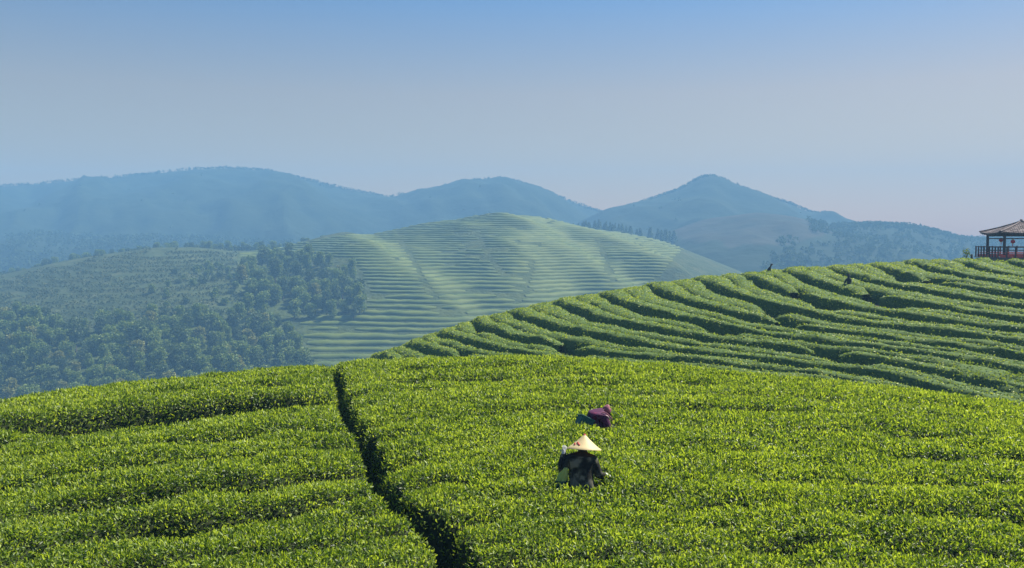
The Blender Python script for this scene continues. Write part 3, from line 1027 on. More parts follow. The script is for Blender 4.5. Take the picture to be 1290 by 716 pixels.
# conifers on the saddle behind the terraces
zf, a0, a1, D0, tf = RM
for i, px in enumerate(np.concatenate([np.linspace(724, 798, 30), np.linspace(800, 850, 12)])):
    px = px + r.normal() * 2.0
    a = float(px2a(px))
    d = 735 + r.uniform(-10, 10)
    hgt = np.interp(px, [720, 750, 775, 800, 850], [10, 14, 12, 7, 5])
    ytop = np.interp(px, [720, 735, 752, 770, 790, 800, 850], [281, 279, 277, 281, 283, 287, 288])
    z = float(mid_z(a, d))
    k = 'conifer' if r.random() < .5 else 'conifer2'
    zt = float(AT(px, ytop)[1]) * d
    s = max(0.45, (zt - z) / (10.0 if k == 'conifer' else 12.0)) * r.uniform(.85, 1.08)
    plant_tree('conifer_tree', k, (a * d, d, z - .3), min(s, 1.9), r.uniform(0, 6.28), 'dark pointed conifer on the saddle behind the terraced hill', 'tree', 'conifers on the saddle')

# scrub of the brown field: low tufts nobody could count
def tufts(name, pts, size, mat, per, r, hgt=1.0, **kw):
    pts = np.asarray(pts)
    n = len(pts)
    dv = unit(r.normal(size=(n, per, 3)))
    dv[..., 2] = np.abs(dv[..., 2])
    s = size * r.uniform(.6, 1.3, n)[:, None, None]
    P = pts[:, None] + dv * s * np.array([.55, .55, .6 * hgt]) + np.array([0, 0, .15]) * s
    P = P.reshape(-1, 3)
    V, F = clump_faces(P, dv.reshape(-1, 3), size * .62, r)
    T = np.clip(np.repeat(r.random(n), per) * .7 + r.random(n * per) * .3, 0, 1)
    mesh_obj(name, V, F, mat, attrs={'tint': np.repeat(T, 4)}, kind='stuff', **kw)

M_SCRUB = leaf_mat('scrub_leaf', [(0.0, (0.034, 0.055, 0.016)), (0.6, (0.075, 0.100, 0.030)), (1.0, (0.14, 0.15, 0.055))], 0.2, (1.3, 1.2, 0.6), 0.8, 0.2)
FIELD = [(-60, 366), (0, 352), (130, 326), (200, 317), (290, 317), (300, 340), (300, 395), (330, 410), (180, 420), (100, 424), (-60, 424)]
fp = scatter(FIELD, 90000, 1.35, mid_z, (-0.64, -0.28), (330, 600), r)
# planted roughly in contour lines with bare strips between
fp = [p for p in fp if (p[2] + 1.2 * float(vnoise(p[0] / 25, p[1] / 25, 5))) % 2.2 < 1.35]
tufts('scrub', fp, 1.3, M_SCRUB, 5, r, label='low grey green scrub planted in lines over the sloping field', cat='scrub')
print('wood', len(wood), 'patch', len(patch), 'scrub', len(fp))

# forests on the far hills
def far_forest(name, rng_, n, size, lab, px0=None, px1=None, crest=0.4, front=330, cond=None, seed=1):
    zf, a0, a1, D0, tf = rng_
    r = np.random.default_rng(seed)
    lo = a0 if px0 is None else float(px2a(px0))
    hi = a1 if px1 is None else float(px2a(px1))
    a = r.uniform(lo, hi, n)
    nc = int(n * crest)
    d = np.concatenate([D0 + r.normal(0, 7, nc), D0 - r.uniform(0, front, n - nc)])
    z = zf(a, d)
    pts = np.stack([a * d, d, z], -1)
    if cond is not None:
        px, py = PROJ(pts[:, 0], pts[:, 1], pts[:, 2])
        pts = pts[cond(px, py, d)]
    keep = vnoise(pts[:, 0] / 40, pts[:, 1] / 40, seed) > r.uniform(-1.3, .5, len(pts))
    tufts(name, pts[keep], size, M_FOREST, 9, r, 1.5, label=lab, cat='forest')

far_forest('forest', FM1, 1300, 3.0, 'hazy forest covering the peaked mountain', 690, 1330, .98, 290, seed=11)
far_forest('forest', FM2, 1700, 3.0, 'hazy forest covering the long blue mountain', -140, 850, .98, 320, seed=12)
far_forest('forest', RM, 5200, 3.4, 'dark forest on the hill behind the pavilion', 930, 1420, .22, 280, seed=13, cond=lambda px, py, d: px > 1046 + 70 * vnoise(px / 40, py / 14, 17) - 2.2 * (py - 290))
far_forest('forest', FH, 3500, 3.8, 'hazy trees on the low foothill under the long mountain', -140, 480, .1, 200, seed=15)

# ------------------------------------------------------------------ pavilion
M_WOOD = noise_mat('dark_timber', [(0.3, (0.045, 0.028, 0.024)), (0.7, (0.11, 0.070, 0.060))], 3, 0.7, 0.3, 12, stretch=(1, 1, .2))
M_SHINGLE = noise_mat('roof_shingle', [(0.25, (0.11, 0.085, 0.085)), (0.55, (0.23, 0.19, 0.185)), (0.8, (0.40, 0.35, 0.33))], 2.2, 0.85, 0.4, 9)
M_RED = plain_mat('red_cloth', (0.55, 0.030, 0.035), 0.6)
M_REDWOOD = plain_mat('red_painted_board', (0.62, 0.10, 0.085), 0.6)
M_DECK = noise_mat('deck_board', [(0.3, (0.13, 0.11, 0.095)), (0.7, (0.26, 0.22, 0.19))], 3, 0.8, 0.3)
M_STONE = noise_mat('plinth_stone', [(0.3, (0.14, 0.14, 0.13)), (0.7, (0.27, 0.26, 0.24))], 3, 0.9, 0.5)
M_GOLD = plain_mat('yellow_tassel', (0.55, 0.33, 0.05), 0.6)

def box_bm(bm, c, s, rz=0.0, rx=0.0, ry=0.0, bevel=0.0):
    res = bmesh.ops.create_cube(bm, size=1.0)
    vs_ = res['verts']
    Mx = Matrix.Translation(c) @ Matrix.Rotation(rz, 4, 'Z') @ Matrix.Rotation(ry, 4, 'Y') @ Matrix.Rotation(rx, 4, 'X') @ Matrix.Diagonal((*s, 1))
    bmesh.ops.transform(bm, matrix=Mx, verts=vs_)
    if bevel:
        ed = list({e for v in vs_ for e in v.link_edges})
        bmesh.ops.bevel(bm, geom=ed, offset=bevel, segments=1, affect='EDGES')

def box_obj(name, c, s, mat, parent, rz=0.0, bevel=0.01, rx=0.0, ry=0.0):
    bm = bmesh.new()
    box_bm(bm, (0, 0, 0), s, rz, rx, ry, bevel)
    o = bm_obj(name, bm, mat, parent)
    o.location = c
    return o

ALPHA = math.radians(25)
gz = float(rh_z(PAV[0] / PAV[1], PAV[1]))
FLOOR = float(AT(1250, 324.0)[1]) * 82.0
pav = empty('pavilion', (PAV[0], PAV[1], FLOOR - 0.9), label='open timber pavilion with a shingled hip roof and red lanterns', cat='pavilion')
FZ = 0.9                                                    # floor height above the pavilion's base
def corner(i, rad):                                         # 0 left, 1 near, 2 right, 3 far
    th = math.pi - ALPHA - math.atan2(*PAV) + i * math.pi / 2
    return (rad * math.cos(th), rad * math.sin(th))
AZ = math.atan2(*PAV)
half = 4.3 / math.sqrt(2)
rot = math.pi / 4 - ALPHA - AZ
box_obj('plinth', (0, 0, 0.30), (2 * half - .25, 2 * half - .25, 0.9), M_STONE, pav, rot)
nb = 26
deck_me = None
for i in range(nb):
    off = -half + (i + .5) * 2 * half / nb
    o = box_obj('deck_board', (off * math.cos(rot), off * math.sin(rot), FZ - 0.05), (2 * half / nb - .012, 2 * half, 0.08), M_DECK, pav, rot) if deck_me is None else None
    if deck_me is None:
        deck_me = o.data
    else:
        o = link(bpy.data.objects.new('deck_board', deck_me), pav)
        o.location = (off * math.cos(rot), off * math.sin(rot), FZ - 0.05)
EAVE = 2.15
for i in range(4):
    c = corner(i, 3.05)
    bm = bmesh.new()
    bmesh.ops.create_cone(bm, segments=14, radius1=.13, radius2=.12, depth=EAVE + .15, cap_ends=True)
    o = bm_obj('post', bm, M_WOOD, pav, True)
    o.location = (c[0], c[1], FZ + (EAVE + .15) / 2)
    box_obj('post_base', (c[0], c[1], FZ + .08), (.36, .36, .16), M_STONE, pav, rot)
for i in range(4):
    c0, c1 = Vector(corner(i, 3.05)), Vector(corner(i + 1, 3.05))
    mid_ = (c0 + c1) / 2
    ang = math.atan2(c1.y - c0.y, c1.x - c0.x)
    box_obj('beam', (mid_.x, mid_.y, FZ + EAVE - .12), ((c1 - c0).length - .25, .12, .20), M_WOOD, pav, ang)
    box_obj('lintel', (mid_.x, mid_.y, FZ + EAVE - .42), ((c1 - c0).length - .25, .07, .10), M_WOOD, pav, ang)
# roof: four concave faces laid in shingle courses, corners swept up
RISE, RR = 1.12, 3.75
def roof_pt(i, s, t):
    """i face, s along eave 0..1, t up 0..1"""
    c0, c1 = np.array(corner(i, RR)), np.array(corner(i + 1, RR))
    e = c0 + (c1 - c0) * s
    lift = 0.16 * (abs(2 * s - 1) ** 3) * (1 - t) ** 2
    p = e * (1 - t)
    z = FZ + EAVE + 0.04 + RISE * (t * 0.88 + 0.12 * t * t) + lift
    return np.array([p[0], p[1], z])
for i in range(4):
    ns = 14
    g = np.array([[roof_pt(i, s, t) for t in np.linspace(0, 1, 8)] for s in np.linspace(0, 1, ns)])
    rf = mesh_obj('roof', g - np.array([0, 0, .05]), grid_faces(ns, 8, False), M_WOOD, pav)
    sol = 11
    for c in range(sol):
        t0, t1 = c / sol, min(1.0, (c + 1.28) / sol)
        nsh = max(2, int(26 * (1 - t0)))
        for j in range(nsh):
            s0, s1 = (j + .03) / nsh, (j + .97) / nsh
            s0 += random.uniform(-.004, .004)
            lift0, lift1 = .055 + random.uniform(-.008, .022), .012
            tb = max(-0.02, t0 + random.uniform(-.016, .01))
            q = [roof_pt(i, s0, tb), roof_pt(i, s1, tb), roof_pt(i, s1, t1), roof_pt(i, s0, t1)]
            top = np.array([q[0] + [0, 0, lift0], q[1] + [0, 0, lift0], q[2] + [0, 0, lift1], q[3] + [0, 0, lift1]])
            bot = np.array([q[0] + [0, 0, lift0 - .03], q[1] + [0, 0, lift0 - .03], q[2] + [0, 0, lift1 - .012], q[3] + [0, 0, lift1 - .012]])
            V = np.concatenate([top, bot])
            mesh_obj('shingle', V, np.array([(0, 1, 2, 3), (7, 6, 5, 4), (0, 4, 5, 1), (1, 5, 6, 2), (2, 6, 7, 3), (3, 7, 4, 0)]), M_SHINGLE, rf)
    # hip cap and eave board
    hp = [roof_pt(i, 0, t) + np.array([0, 0, .07]) for t in np.linspace(-.03, 1, 9)]
    V, F = tube(hp, [.075] * 9, 6)
    mesh_obj('hip_cap', V, F, M_SHINGLE, pav, smooth_shade=True)
    ev = [roof_pt(i, s, 0) + np.array([0, 0, -.07]) for s in np.linspace(0, 1, 12)]
    V, F = tube(ev, [.06] * 12, 4)
    mesh_obj('eave_board', V, F, M_WOOD, pav)
    for s in np.linspace(.08, .92, 9):
        p0, p1 = roof_pt(i, s, 0) * 1.0, roof_pt(i, s, .42)
        V, F = tube([p0 + np.array([0, 0, -.13]), p1 + np.array([0, 0, -.13])], [.05, .05], 4)
        mesh_obj('rafter', V, F, M_WOOD, pav)
bm = bmesh.new()
bmesh.ops.create_uvsphere(bm, u_segments=12, v_segments=8, radius=.13)
o = bm_obj('finial', bm, M_SHINGLE, pav, True)
o.location = (0, 0, FZ + EAVE + RISE + .16)
# railing with posts, rails, balusters and red seat boards
post_me = bal_me = None
for i in range(4):
    c0, c1 = Vector(corner(i, 4.15)), Vector(corner(i + 1, 4.15))
    L = (c1 - c0).length
    ang = math.atan2(c1.y - c0.y, c1.x - c0.x)
    if i == 2:
        pass
    nseg = 8
    for j in range(nseg):
        p = c0 + (c1 - c0) * (j / nseg)
        o = box_obj('rail_post', (p.x, p.y, FZ + .50), (.11, .11, 1.04), M_WOOD, pav, rot)
    mid_ = (c0 + c1) / 2
    box_obj('top_rail', (mid_.x, mid_.y, FZ + .94), (L - .12, .07, .07), M_WOOD, pav, ang)
    box_obj('mid_rail', (mid_.x, mid_.y, FZ + .62), (L - .12, .045, .05), M_WOOD, pav, ang)
    d0, d1 = Vector(corner(i, 3.72)), Vector(corner(i + 1, 3.72))
    md = (d0 + d1) / 2
    box_obj('seat_board', (md.x, md.y, FZ + .40), ((d1 - d0).length - .5, .34, .06), M_REDWOOD, pav, ang)
    f0, f1 = Vector(corner(i, 4.04)), Vector(corner(i + 1, 4.04))
    mf = (f0 + f1) / 2
    box_obj('skirting_board', (mf.x, mf.y, FZ + .12), ((f1 - f0).length - .3, .04, .24), M_REDWOOD, pav, ang)

def lantern(px, py, rad, lab, d):
    a, t = AT(px, py)
    root = empty('lantern', (float(a) * d, d, float(t) * d), label=lab, cat='lantern', group='lanterns of the pavilion')
    root.scale = (rad / .2,) * 3
    bm = bmesh.new()
    bmesh.ops.create_uvsphere(bm, u_segments=20, v_segments=10, radius=.2)
    for v in bm.verts:
        th = math.atan2(v.co.y, v.co.x)
        k = 1 - .05 * abs(math.cos(th * 5))
        v.co.x *= k
        v.co.y *= k
        v.co.z *= .86
    bm_obj('shade', bm, M_RED, root, True)
    for zz in (.175, -.175):
        bm = bmesh.new()
        bmesh.ops.create_cone(bm, segments=12, radius1=.085, radius2=.085, depth=.05, cap_ends=True)
        o = bm_obj('cap', bm, M_GOLD, root)
        o.location.z = zz
    V, F = tube([(0, 0, -.19), (0, 0, -.30), (0, 0, -.42)], [.015, .035, .03], 6)
    mesh_obj('tassel', V, F, M_RED, root)
    V, F = tube([(0, 0, .19), (0, 0, .36)], [.008, .008], 5)
    mesh_obj('cord', V, F, M_GOLD, root)

cL, cN, cR = corner(0, 3.3), corner(1, 3.3), corner(2, 3.3)
lantern(1261.3, 302.6, .21, 'bright red round lantern hanging between the two left pavilion posts', PAV[1] + (cL[1] * .45 + cN[1] * .55))
lantern(1276, 304.5, .20, 'red round lantern hanging beside the thick near post of the pavilion', PAV[1] + (cN[1] * .8 + cR[1] * .2))

# sapling and short post left of the pavilion
zs = lambda px, d: float(rh_z(float(px2a(px)), d))
d = 80.0
sap = broad_meshes(77, 2.0, 1.05, M_CROWN, 90, 0.14, 0.62, 7)
root = empty('sapling', (float(px2a(1217)) * d, d, zs(1217, d) - .05), label='thin young sapling with a sparse crown beside the pavilion', cat='tree')
for nm, me in zip(('trunk', 'crown'), sap):
    link(bpy.data.objects.new(nm, me), root)
bm = bmesh.new()
bmesh.ops.create_cone(bm, segments=12, radius1=.10, radius2=.10, depth=1.3, cap_ends=True)
bmesh.ops.bevel(bm, geom=[e for e in bm.edges if abs(e.verts[0].co.z - e.verts[1].co.z) < .01], offset=.03, segments=2, affect='EDGES')
d = 79.5
bm_obj('short_post', bm, plain_mat('dark_post', (.02, .022, .022), .9), None, True, label='short dark post between the sapling and the pavilion deck', cat='post').location = (float(px2a(1224)) * d, d, zs(1224, d) + .60)
# grassy verge bushes below the deck
def low_hedge(px, py_d, length, hw, h, seed, lab, rz=0.0):
    n = 22
    t = np.linspace(-length / 2, length / 2, n)
    a = float(px2a(px))
    cx, cy_ = a * py_d, py_d
    cl = np.stack([cx + t * math.cos(rz), cy_ + t * math.sin(rz)], 1)
    endf = np.clip(np.minimum(np.arange(n) + .4, n - np.arange(n) - .6) / 4, 0, 1) ** .5
    G = hedge_sweep(cl, rh_zxy, hw * (.3 + .7 * endf), hw * (.3 + .7 * endf), h * (.4 + .6 * endf), seed)
    ctr = np.array([cx, cy_, float(G[..., 2].min())])
    root = empty('tea_bush', ctr, label=lab, cat='tea bush')
    mesh_obj('branches', G - ctr, grid_faces(n, G.shape[1], True), M_BODY2, root, smooth_shade=True)
    P = G[rng.integers(0, n, 900), rng.integers(0, G.shape[1], 900)] + rng.normal(size=(900, 3)) * .08
    LL = rng.uniform(.09, .18, 900)
    V, F = leaves(P, np.array([0, 0, .6]) + rng.normal(size=(900, 3)) * .6, LL, LL * .6)
    mesh_obj('foliage', V - ctr, F, M_LEAF2, root, attrs={'tint': np.repeat(np.clip(rng.normal(.5, .2, 900), 0, 1), 4)}, kind='stuff')

low_hedge(1232, 75.2, 4.5, .8, .7, 301, 'short tea bush just below the left end of the pavilion deck', -.1)
low_hedge(1246, 47.5, 3.6, .95, .85, 303, 'loose tea bush at the foot of the right hill rows', -.3)
low_hedge(1292, 46.5, 3.0, .9, .8, 304, 'round tea bush beside the loose bush at the foot of the right hill', .1)
low_hedge(1278, 74.6, 5.0, .8, .7, 302, 'short tea bush just below the front of the pavilion deck', .05)

# ------------------------------------------------------------------ people
M_CAMO = noise_mat('camouflage_jacket', [(0.42, (0.012, 0.012, 0.012)), (0.49, (0.030, 0.031, 0.025)), (0.54, (0.070, 0.068, 0.050)), (0.60, (0.16, 0.145, 0.11))], 7, 0.9, 0.4, 18)
M_TROUSER = plain_mat('dark_trousers', (0.020, 0.022, 0.028), .9)
M_GLOVE = plain_mat('white_glove', (0.44, 0.44, 0.45), .8)
M_SKIN = plain_mat('skin', (0.42, 0.26, 0.18), .55, .35, .08)
M_HAIR = plain_mat('black_hair', (0.012, 0.010, 0.010), .5)
M_PURPLE = noise_mat('purple_jacket', [(0.35, (0.042, 0.011, 0.040)), (0.55, (0.075, 0.018, 0.058)), (0.75, (0.15, 0.030, 0.080))], 9, .8, .4, 20)
M_PINK = noise_mat('pink_scarf', [(0.35, (0.16, 0.050, 0.085)), (0.7, (0.46, 0.20, 0.22))], 16, .85, .3, 30)
M_DARK = noise_mat('dark_work_jacket', [(0.3, (0.010, 0.011, 0.014)), (0.7, (0.030, 0.030, 0.034))], 6, .9, .3)

def skin_body(root, joints, edges, mats, pick, levels=2):
    """one continuous body grown round a skeleton; pick(face centre) gives the material slot"""
    names = list(joints)
    me = bpy.data.meshes.new('body')
    me.from_pydata([joints[n][0] for n in names], [(names.index(a), names.index(b)) for a, b in edges], [])
    ob = bpy.data.objects.new('body', me)
    sc.collection.objects.link(ob)
    md = ob.modifiers.new('skin', 'SKIN')
    md.use_smooth_shade = True
    for i, n in enumerate(names):
        rr = joints[n][1]
        rr = rr if isinstance(rr, tuple) else (rr, rr)
        me.skin_vertices[0].data[i].radius = rr
        me.skin_vertices[0].data[i].use_root = (n == 'pelvis')
    sb = ob.modifiers.new('sub', 'SUBSURF')
    sb.levels = levels
    sb.render_levels = levels
    dg = bpy.context.evaluated_depsgraph_get()
    me2 = bpy.data.meshes.new_from_object(ob.evaluated_get(dg))
    ob.modifiers.clear()
    ob.data = me2
    me2.name = 'body'
    me2.materials.clear()
    for m in mats:
        me2.materials.append(m)
    for p in me2.polygons:
        p.material_index = pick(p.center)
    me2.shade_smooth()
    ob.parent = root
    return ob

def hand(joints, edges, wrist, pos, direction, up, s=1.0, side=1, curl=.5):
    """palm and five unequal bent fingers rooted in it"""
    d = Vector(direction).normalized()
    u = Vector(up)
    u = (u - d * u.dot(d)).normalized()
    w = d.cross(u) * side
    p = Vector(pos)
    palm = 'palm_%s' % wrist
    joints[palm] = (tuple(p + d * .045 * s), (.034 * s, .020 * s))
    edges.append((wrist, palm))
    for k, (o, ln) in enumerate([(-.030, .060), (-.010, .075), (.011, .070), (.031, .055)]):
        b, m, e = ('%s_f%d%s' % (wrist, k, q) for q in 'abc')
        joints[b] = (tuple(p + d * .085 * s + w * o * s), .0098 * s)
        joints[m] = (tuple(p + d * (.085 + ln * .55) * s + w * o * 1.1 * s - u * ln * .25 * curl * s), .0092 * s)
        joints[e] = (tuple(p + d * (.085 + ln * .85) * s + w * o * 1.1 * s - u * ln * .8 * curl * s), .0080 * s)
        edges += [(palm, b), (b, m), (m, e)]
    b, m = '%s_t0' % wrist, '%s_t1' % wrist
    joints[b] = (tuple(p + d * .045 * s - w * .045 * s), .011 * s)
    joints[m] = (tuple(p + d * .075 * s - w * .062 * s - u * .02 * s), .009 * s)
    edges += [(palm, b), (b, m)]

def lathe(profile, seg=32):
    V, F = [], []
    for r_, z in profile:
        for j in range(seg):
            th = 2 * math.pi * j / seg
            V.append((r_ * math.cos(th), r_ * math.sin(th), z))
    for i in range(len(profile) - 1):
        for j in range(seg):
            F.append((i * seg + j, i * seg + (j + 1) % seg, (i + 1) * seg + (j + 1) % seg, (i + 1) * seg + j))
    return np.array(V), np.array(F)

GNDZ = Z0 - 0.82
# --- picker in the straw hat, seen from behind
px0, d0 = 734.0, 12.0
root = empty('person', (float(px2a(px0)) * d0, d0, GNDZ), label='tea picker in a conical straw hat and dark camouflage jacket with a raised white glove', cat='person')
J, E = {}, []
J['pelvis'] = ((0.0, -0.02, .70), (.165, .13))
J['waist'] = ((0.0, .02, .84), (.185, .14))
J['chest'] = ((-.005, .07, .99), (.19, .14))
J['upper'] = ((-.005, .12, 1.12), (.15, .11))
J['neck'] = ((.02, .17, 1.20), .065)
J['head'] = ((.03, .20, 1.27), (.085, .092))
J['crown'] = ((.03, .19, 1.35), (.07, .078))
J['face'] = ((.03, .275, 1.25), (.035, .045))
J['lsh'] = ((-.175, .10, 1.12), .085)
J['lel'] = ((-.305, .04, .97), .07)
J['lwr'] = ((-.245, .12, 1.19), .040)
J['rsh'] = ((.165, .10, 1.10), .09)
J['rel'] = ((.245, .06, .90), .066)
J['rwr'] = ((.36, .15, .875), .042)
J['lhip'] = ((-.10, -.02, .62), .10)
J['lkn'] = ((-.11, .09, .36), .07)
J['lan'] = ((-.11, .0, .09), .048)
J['lto'] = ((-.12, .15, .035), .035)
J['rhip'] = ((.10, -.02, .62), .10)
J['rkn'] = ((.12, .11, .36), .07)
J['ran'] = ((.12, .02, .09), .048)
J['rto'] = ((.13, .17, .035), .035)
E += [('pelvis', 'waist'), ('waist', 'chest'), ('chest', 'upper'), ('upper', 'neck'), ('neck', 'head'), ('head', 'crown'), ('head', 'face'), ('upper', 'lsh'), ('lsh', 'lel'), ('lel', 'lwr'),
      ('upper', 'rsh'), ('rsh', 'rel'), ('rel', 'rwr'), ('pelvis', 'lhip'), ('lhip', 'lkn'), ('lkn', 'lan'), ('lan', 'lto'), ('pelvis', 'rhip'), ('rhip', 'rkn'), ('rkn', 'ran'), ('ran', 'rto')]
hand(J, E, 'lwr', (-.245, .12, 1.19), (.15, .15, 1), (0, -1, 0), .8, 1, 1.3)
hand(J, E, 'rwr', (.36, .15, .875), (.9, .3, -.2), (0, 0, 1), .85, -1, .9)
def pick(c):
    if (c.x < -.15 and c.z > 1.205) or c.x > .355:
        return 2
    if c.z > 1.17 and abs(c.x - .03) < .14:
        return 4 if c.y < .20 else 3
    return 1 if c.z < .70 else 0
skin_body(root, J, E, [M_CAMO, M_TROUSER, M_GLOVE, M_SKIN, M_HAIR], pick)
M_STRAW, nt, out = new_mat('straw')
tc = nt.nodes.new('ShaderNodeTexCoord')
wv = nt.nodes.new('ShaderNodeTexWave')
wv.wave_type = 'RINGS'
wv.rings_direction = 'Z'
wv.inputs['Scale'].default_value = 45
wv.inputs['Distortion'].default_value = .6
nt.links.new(tc.outputs['Object'], wv.inputs['Vector'])
rp = ramp(nt, [(0.0, (0.60, 0.46, 0.22)), (1.0, (0.80, 0.66, 0.38))])
nt.links.new(wv.outputs['Fac'], rp.inputs[0])
pb = nt.nodes.new('ShaderNodeBsdfPrincipled')
pb.inputs['Roughness'].default_value = .6
nt.links.new(rp.outputs[0], pb.inputs['Base Color'])
tl = nt.nodes.new('ShaderNodeBsdfTranslucent')
nt.links.new(rp.outputs[0], tl.inputs['Color'])
mx = nt.nodes.new('ShaderNodeMixShader')
mx.inputs[0].default_value = .3
nt.links.new(pb.outputs[0], mx.inputs[1])
nt.links.new(tl.outputs[0], mx.inputs[2])
nt.links.new(mx.outputs[0], out.inputs['Surface'])
V, F = lathe([(.245, 0), (.243, .008), (.20, .036), (.15, .076), (.10, .118), (.05, .164), (.012, .204), (.004, .208), (.004, .198), (.05, .152), (.10, .106), (.15, .064), (.20, .026), (.238, 0), (.245, 0)], 40)
hat = mesh_obj('conical_hat', V, F, M_STRAW, root, smooth_shade=True)
hat.location = (.045, .17, 1.245)
hat.rotation_euler = (math.radians(-11), math.radians(3), 0)
M_REDTRIM = plain_mat('red_hat_trim', (.50, .07, .08), .7)
V, F = lathe([(.022, .196), (.016, .208), (.004, .216), (.002, .214)], 16)
mesh_obj('hat_tip', V, F, M_REDTRIM, hat, smooth_shade=True)
bm = bmesh.new()                                           # printed red flower patch on the left of the hat
for k in range(5):
    th = math.radians(205 + k * 9)
    rr0 = .155 + .018 * math.sin(k * 2.1)
    z0_ = .078 - (rr0 - .15) * .9
    res = bmesh.ops.create_icosphere(bm, subdivisions=1, radius=.017)
    bmesh.ops.transform(bm, matrix=Matrix.Translation((rr0 * math.cos(th), rr0 * math.sin(th), z0_ + .006)) @ Matrix.Rotation(th, 4, 'Z') @ Matrix.Rotation(math.radians(42), 4, 'Y') @ Matrix.Diagonal((1, 1, .3, 1)), verts=res['verts'])
bm_obj('flower_print', bm, M_REDTRIM, hat, True)

# picker's sack: teal cloth below, pale yellow-green liner above, slung at the hip
M_TEAL = noise_mat('teal_cloth', [(0.3, (0.020, 0.065, 0.060)), (0.7, (0.045, 0.12, 0.11))], 12, .8, .3, 30)
M_LINER = leaf_mat('yellow_green_cloth', [(0.0, (.58, .66, .18)), (1.0, (.72, .78, .30))], .5, (1.1, 1.1, .7), .6, .3)
sk = empty('picking_sack', (root.location.x - .315, root.location.y + .02, GNDZ + .68), label='picking sack of teal cloth with a yellow green liner at the hatted picker\'s hip', cat='sack')
sk.scale = (.52, .60, .70)
V, F = lathe([(.02, 0), (.12, .01), (.155, .08), (.165, .17), (.155, .25)], 24)
V[:, 0] += V[:, 2] * .30
V[:, 1] *= .8
mesh_obj('sack_body', V, F, M_TEAL, sk, smooth_shade=True)
V, F = lathe([(.158, .24), (.150, .30), (.125, .38), (.085, .46), (.06, .50), (.055, .50), (.08, .455), (.12, .375), (.145, .30), (.150, .25)], 24)
V[:, 0] += V[:, 2] * .36 - .015
V[:, 1] *= .8
mesh_obj('liner', V, F, M_LINER, sk, attrs={'tint': rng.random(len(V))}, smooth_shade=True)
V, F = tube([(.13, .05, .42), (.20, .10, .50), (.28, .12, .54)], [.010, .010, .010], 6)
mesh_obj('strap', V, F, M_TEAL, sk)

# --- picker in purple, bent forward to the right
px0, d0 = 756.0, 15.55
root = empty('person', (float(px2a(px0)) * d0, d0, GNDZ - .10), label='stooping tea picker in a purple jacket and pink head scarf', cat='person')
J, E = {}, []
J['pelvis'] = ((-.10, 0, .68), (.15, .165))
J['waist'] = ((-.07, .0, .82), (.185, .18))
J['chest'] = ((-.03, .0, .93), (.20, .19))
J['upper'] = ((.06, .0, .98), (.13, .15))
J['neck'] = ((.10, .0, 1.04), .065)
J['head'] = ((.125, .0, 1.06), (.062, .066))
J['crown'] = ((.12, .0, 1.095), (.05, .055))
J['face'] = ((.178, .0, 1.045), (.03, .034))
J['lsh'] = ((.06, .15, .97), .07)
J['lel'] = ((.13, .18, .78), .055)
J['lwr'] = ((.22, .12, .64), .035)
J['rsh'] = ((.06, -.15, .97), .07)
J['rel'] = ((.12, -.18, .79), .06)
J['rwr'] = ((.20, -.13, .65), .035)
for s_, sg in (('l', 1), ('r', -1)):
    J[s_ + 'hip'] = ((-.12, .09 * sg, .62), .10)
    J[s_ + 'kn'] = ((-.05, .10 * sg, .36), .068)
    J[s_ + 'an'] = ((-.12, .10 * sg, .09), .046)
    J[s_ + 'to'] = ((.02, .11 * sg, .035), .034)
    E += [('pelvis', s_ + 'hip'), (s_ + 'hip', s_ + 'kn'), (s_ + 'kn', s_ + 'an'), (s_ + 'an', s_ + 'to'), ('upper', s_ + 'sh'), (s_ + 'sh', s_ + 'el'), (s_ + 'el', s_ + 'wr')]
E += [('pelvis', 'waist'), ('waist', 'chest'), ('chest', 'upper'), ('upper', 'neck'), ('neck', 'head'), ('head', 'crown'), ('head', 'face')]
hand(J, E, 'lwr', J['lwr'][0], (1, -.1, -.2), (0, 0, 1), .95, 1, .8)
hand(J, E, 'rwr', J['rwr'][0], (1, .1, -.2), (0, 0, 1), .95, -1, .8)
def pick(c):
    if c.x > .17 and c.z < .66:
        return 3
    if c.z > 1.03 and c.x > .07:
        return 3 if c.x > .18 else 2
    return 1 if c.z < .66 else 0
skin_body(root, J, E, [M_PURPLE, M_TROUSER, M_PINK, M_SKIN], pick)
root.scale = (1.2, 1.2, 1.16)
# scarf: wrap over the head with a knot at the top and a fold across the shoulder
bm = bmesh.new()
bmesh.ops.create_uvsphere(bm, u_segments=16, v_segments=10, radius=.074)
for v in bm.verts:
    v.co.x *= .88
    v.co.y *= .92
    v.co.z *= 1.05 + .12 * math.sin(v.co.x * 40)
    if v.co.x > .04:
        v.co.x = .04 + (v.co.x - .04) * .3
o = bm_obj('head_scarf', bm, M_PINK, root, True)
o.location = (.112, 0, 1.068)
V, F = tube([(.02, -.155, 1.06), (.07, -.16, 1.055), (.12, -.16, 1.02), (.16, -.15, .97), (.18, -.13, .92)], [.006, .010, .012, .012, .008], 8)
mesh_obj('scarf_fold', V, F, M_PINK, root, smooth_shade=True)
V, F = tube([(.05, -.175, 1.02), (.10, -.175, 1.005), (.15, -.16, .955)], [.008, .014, .008], 6)
mesh_obj('scarf_fold', V, F, plain_mat('pale_pink_trim', (.6, .42, .42), .8), root, smooth_shade=True)

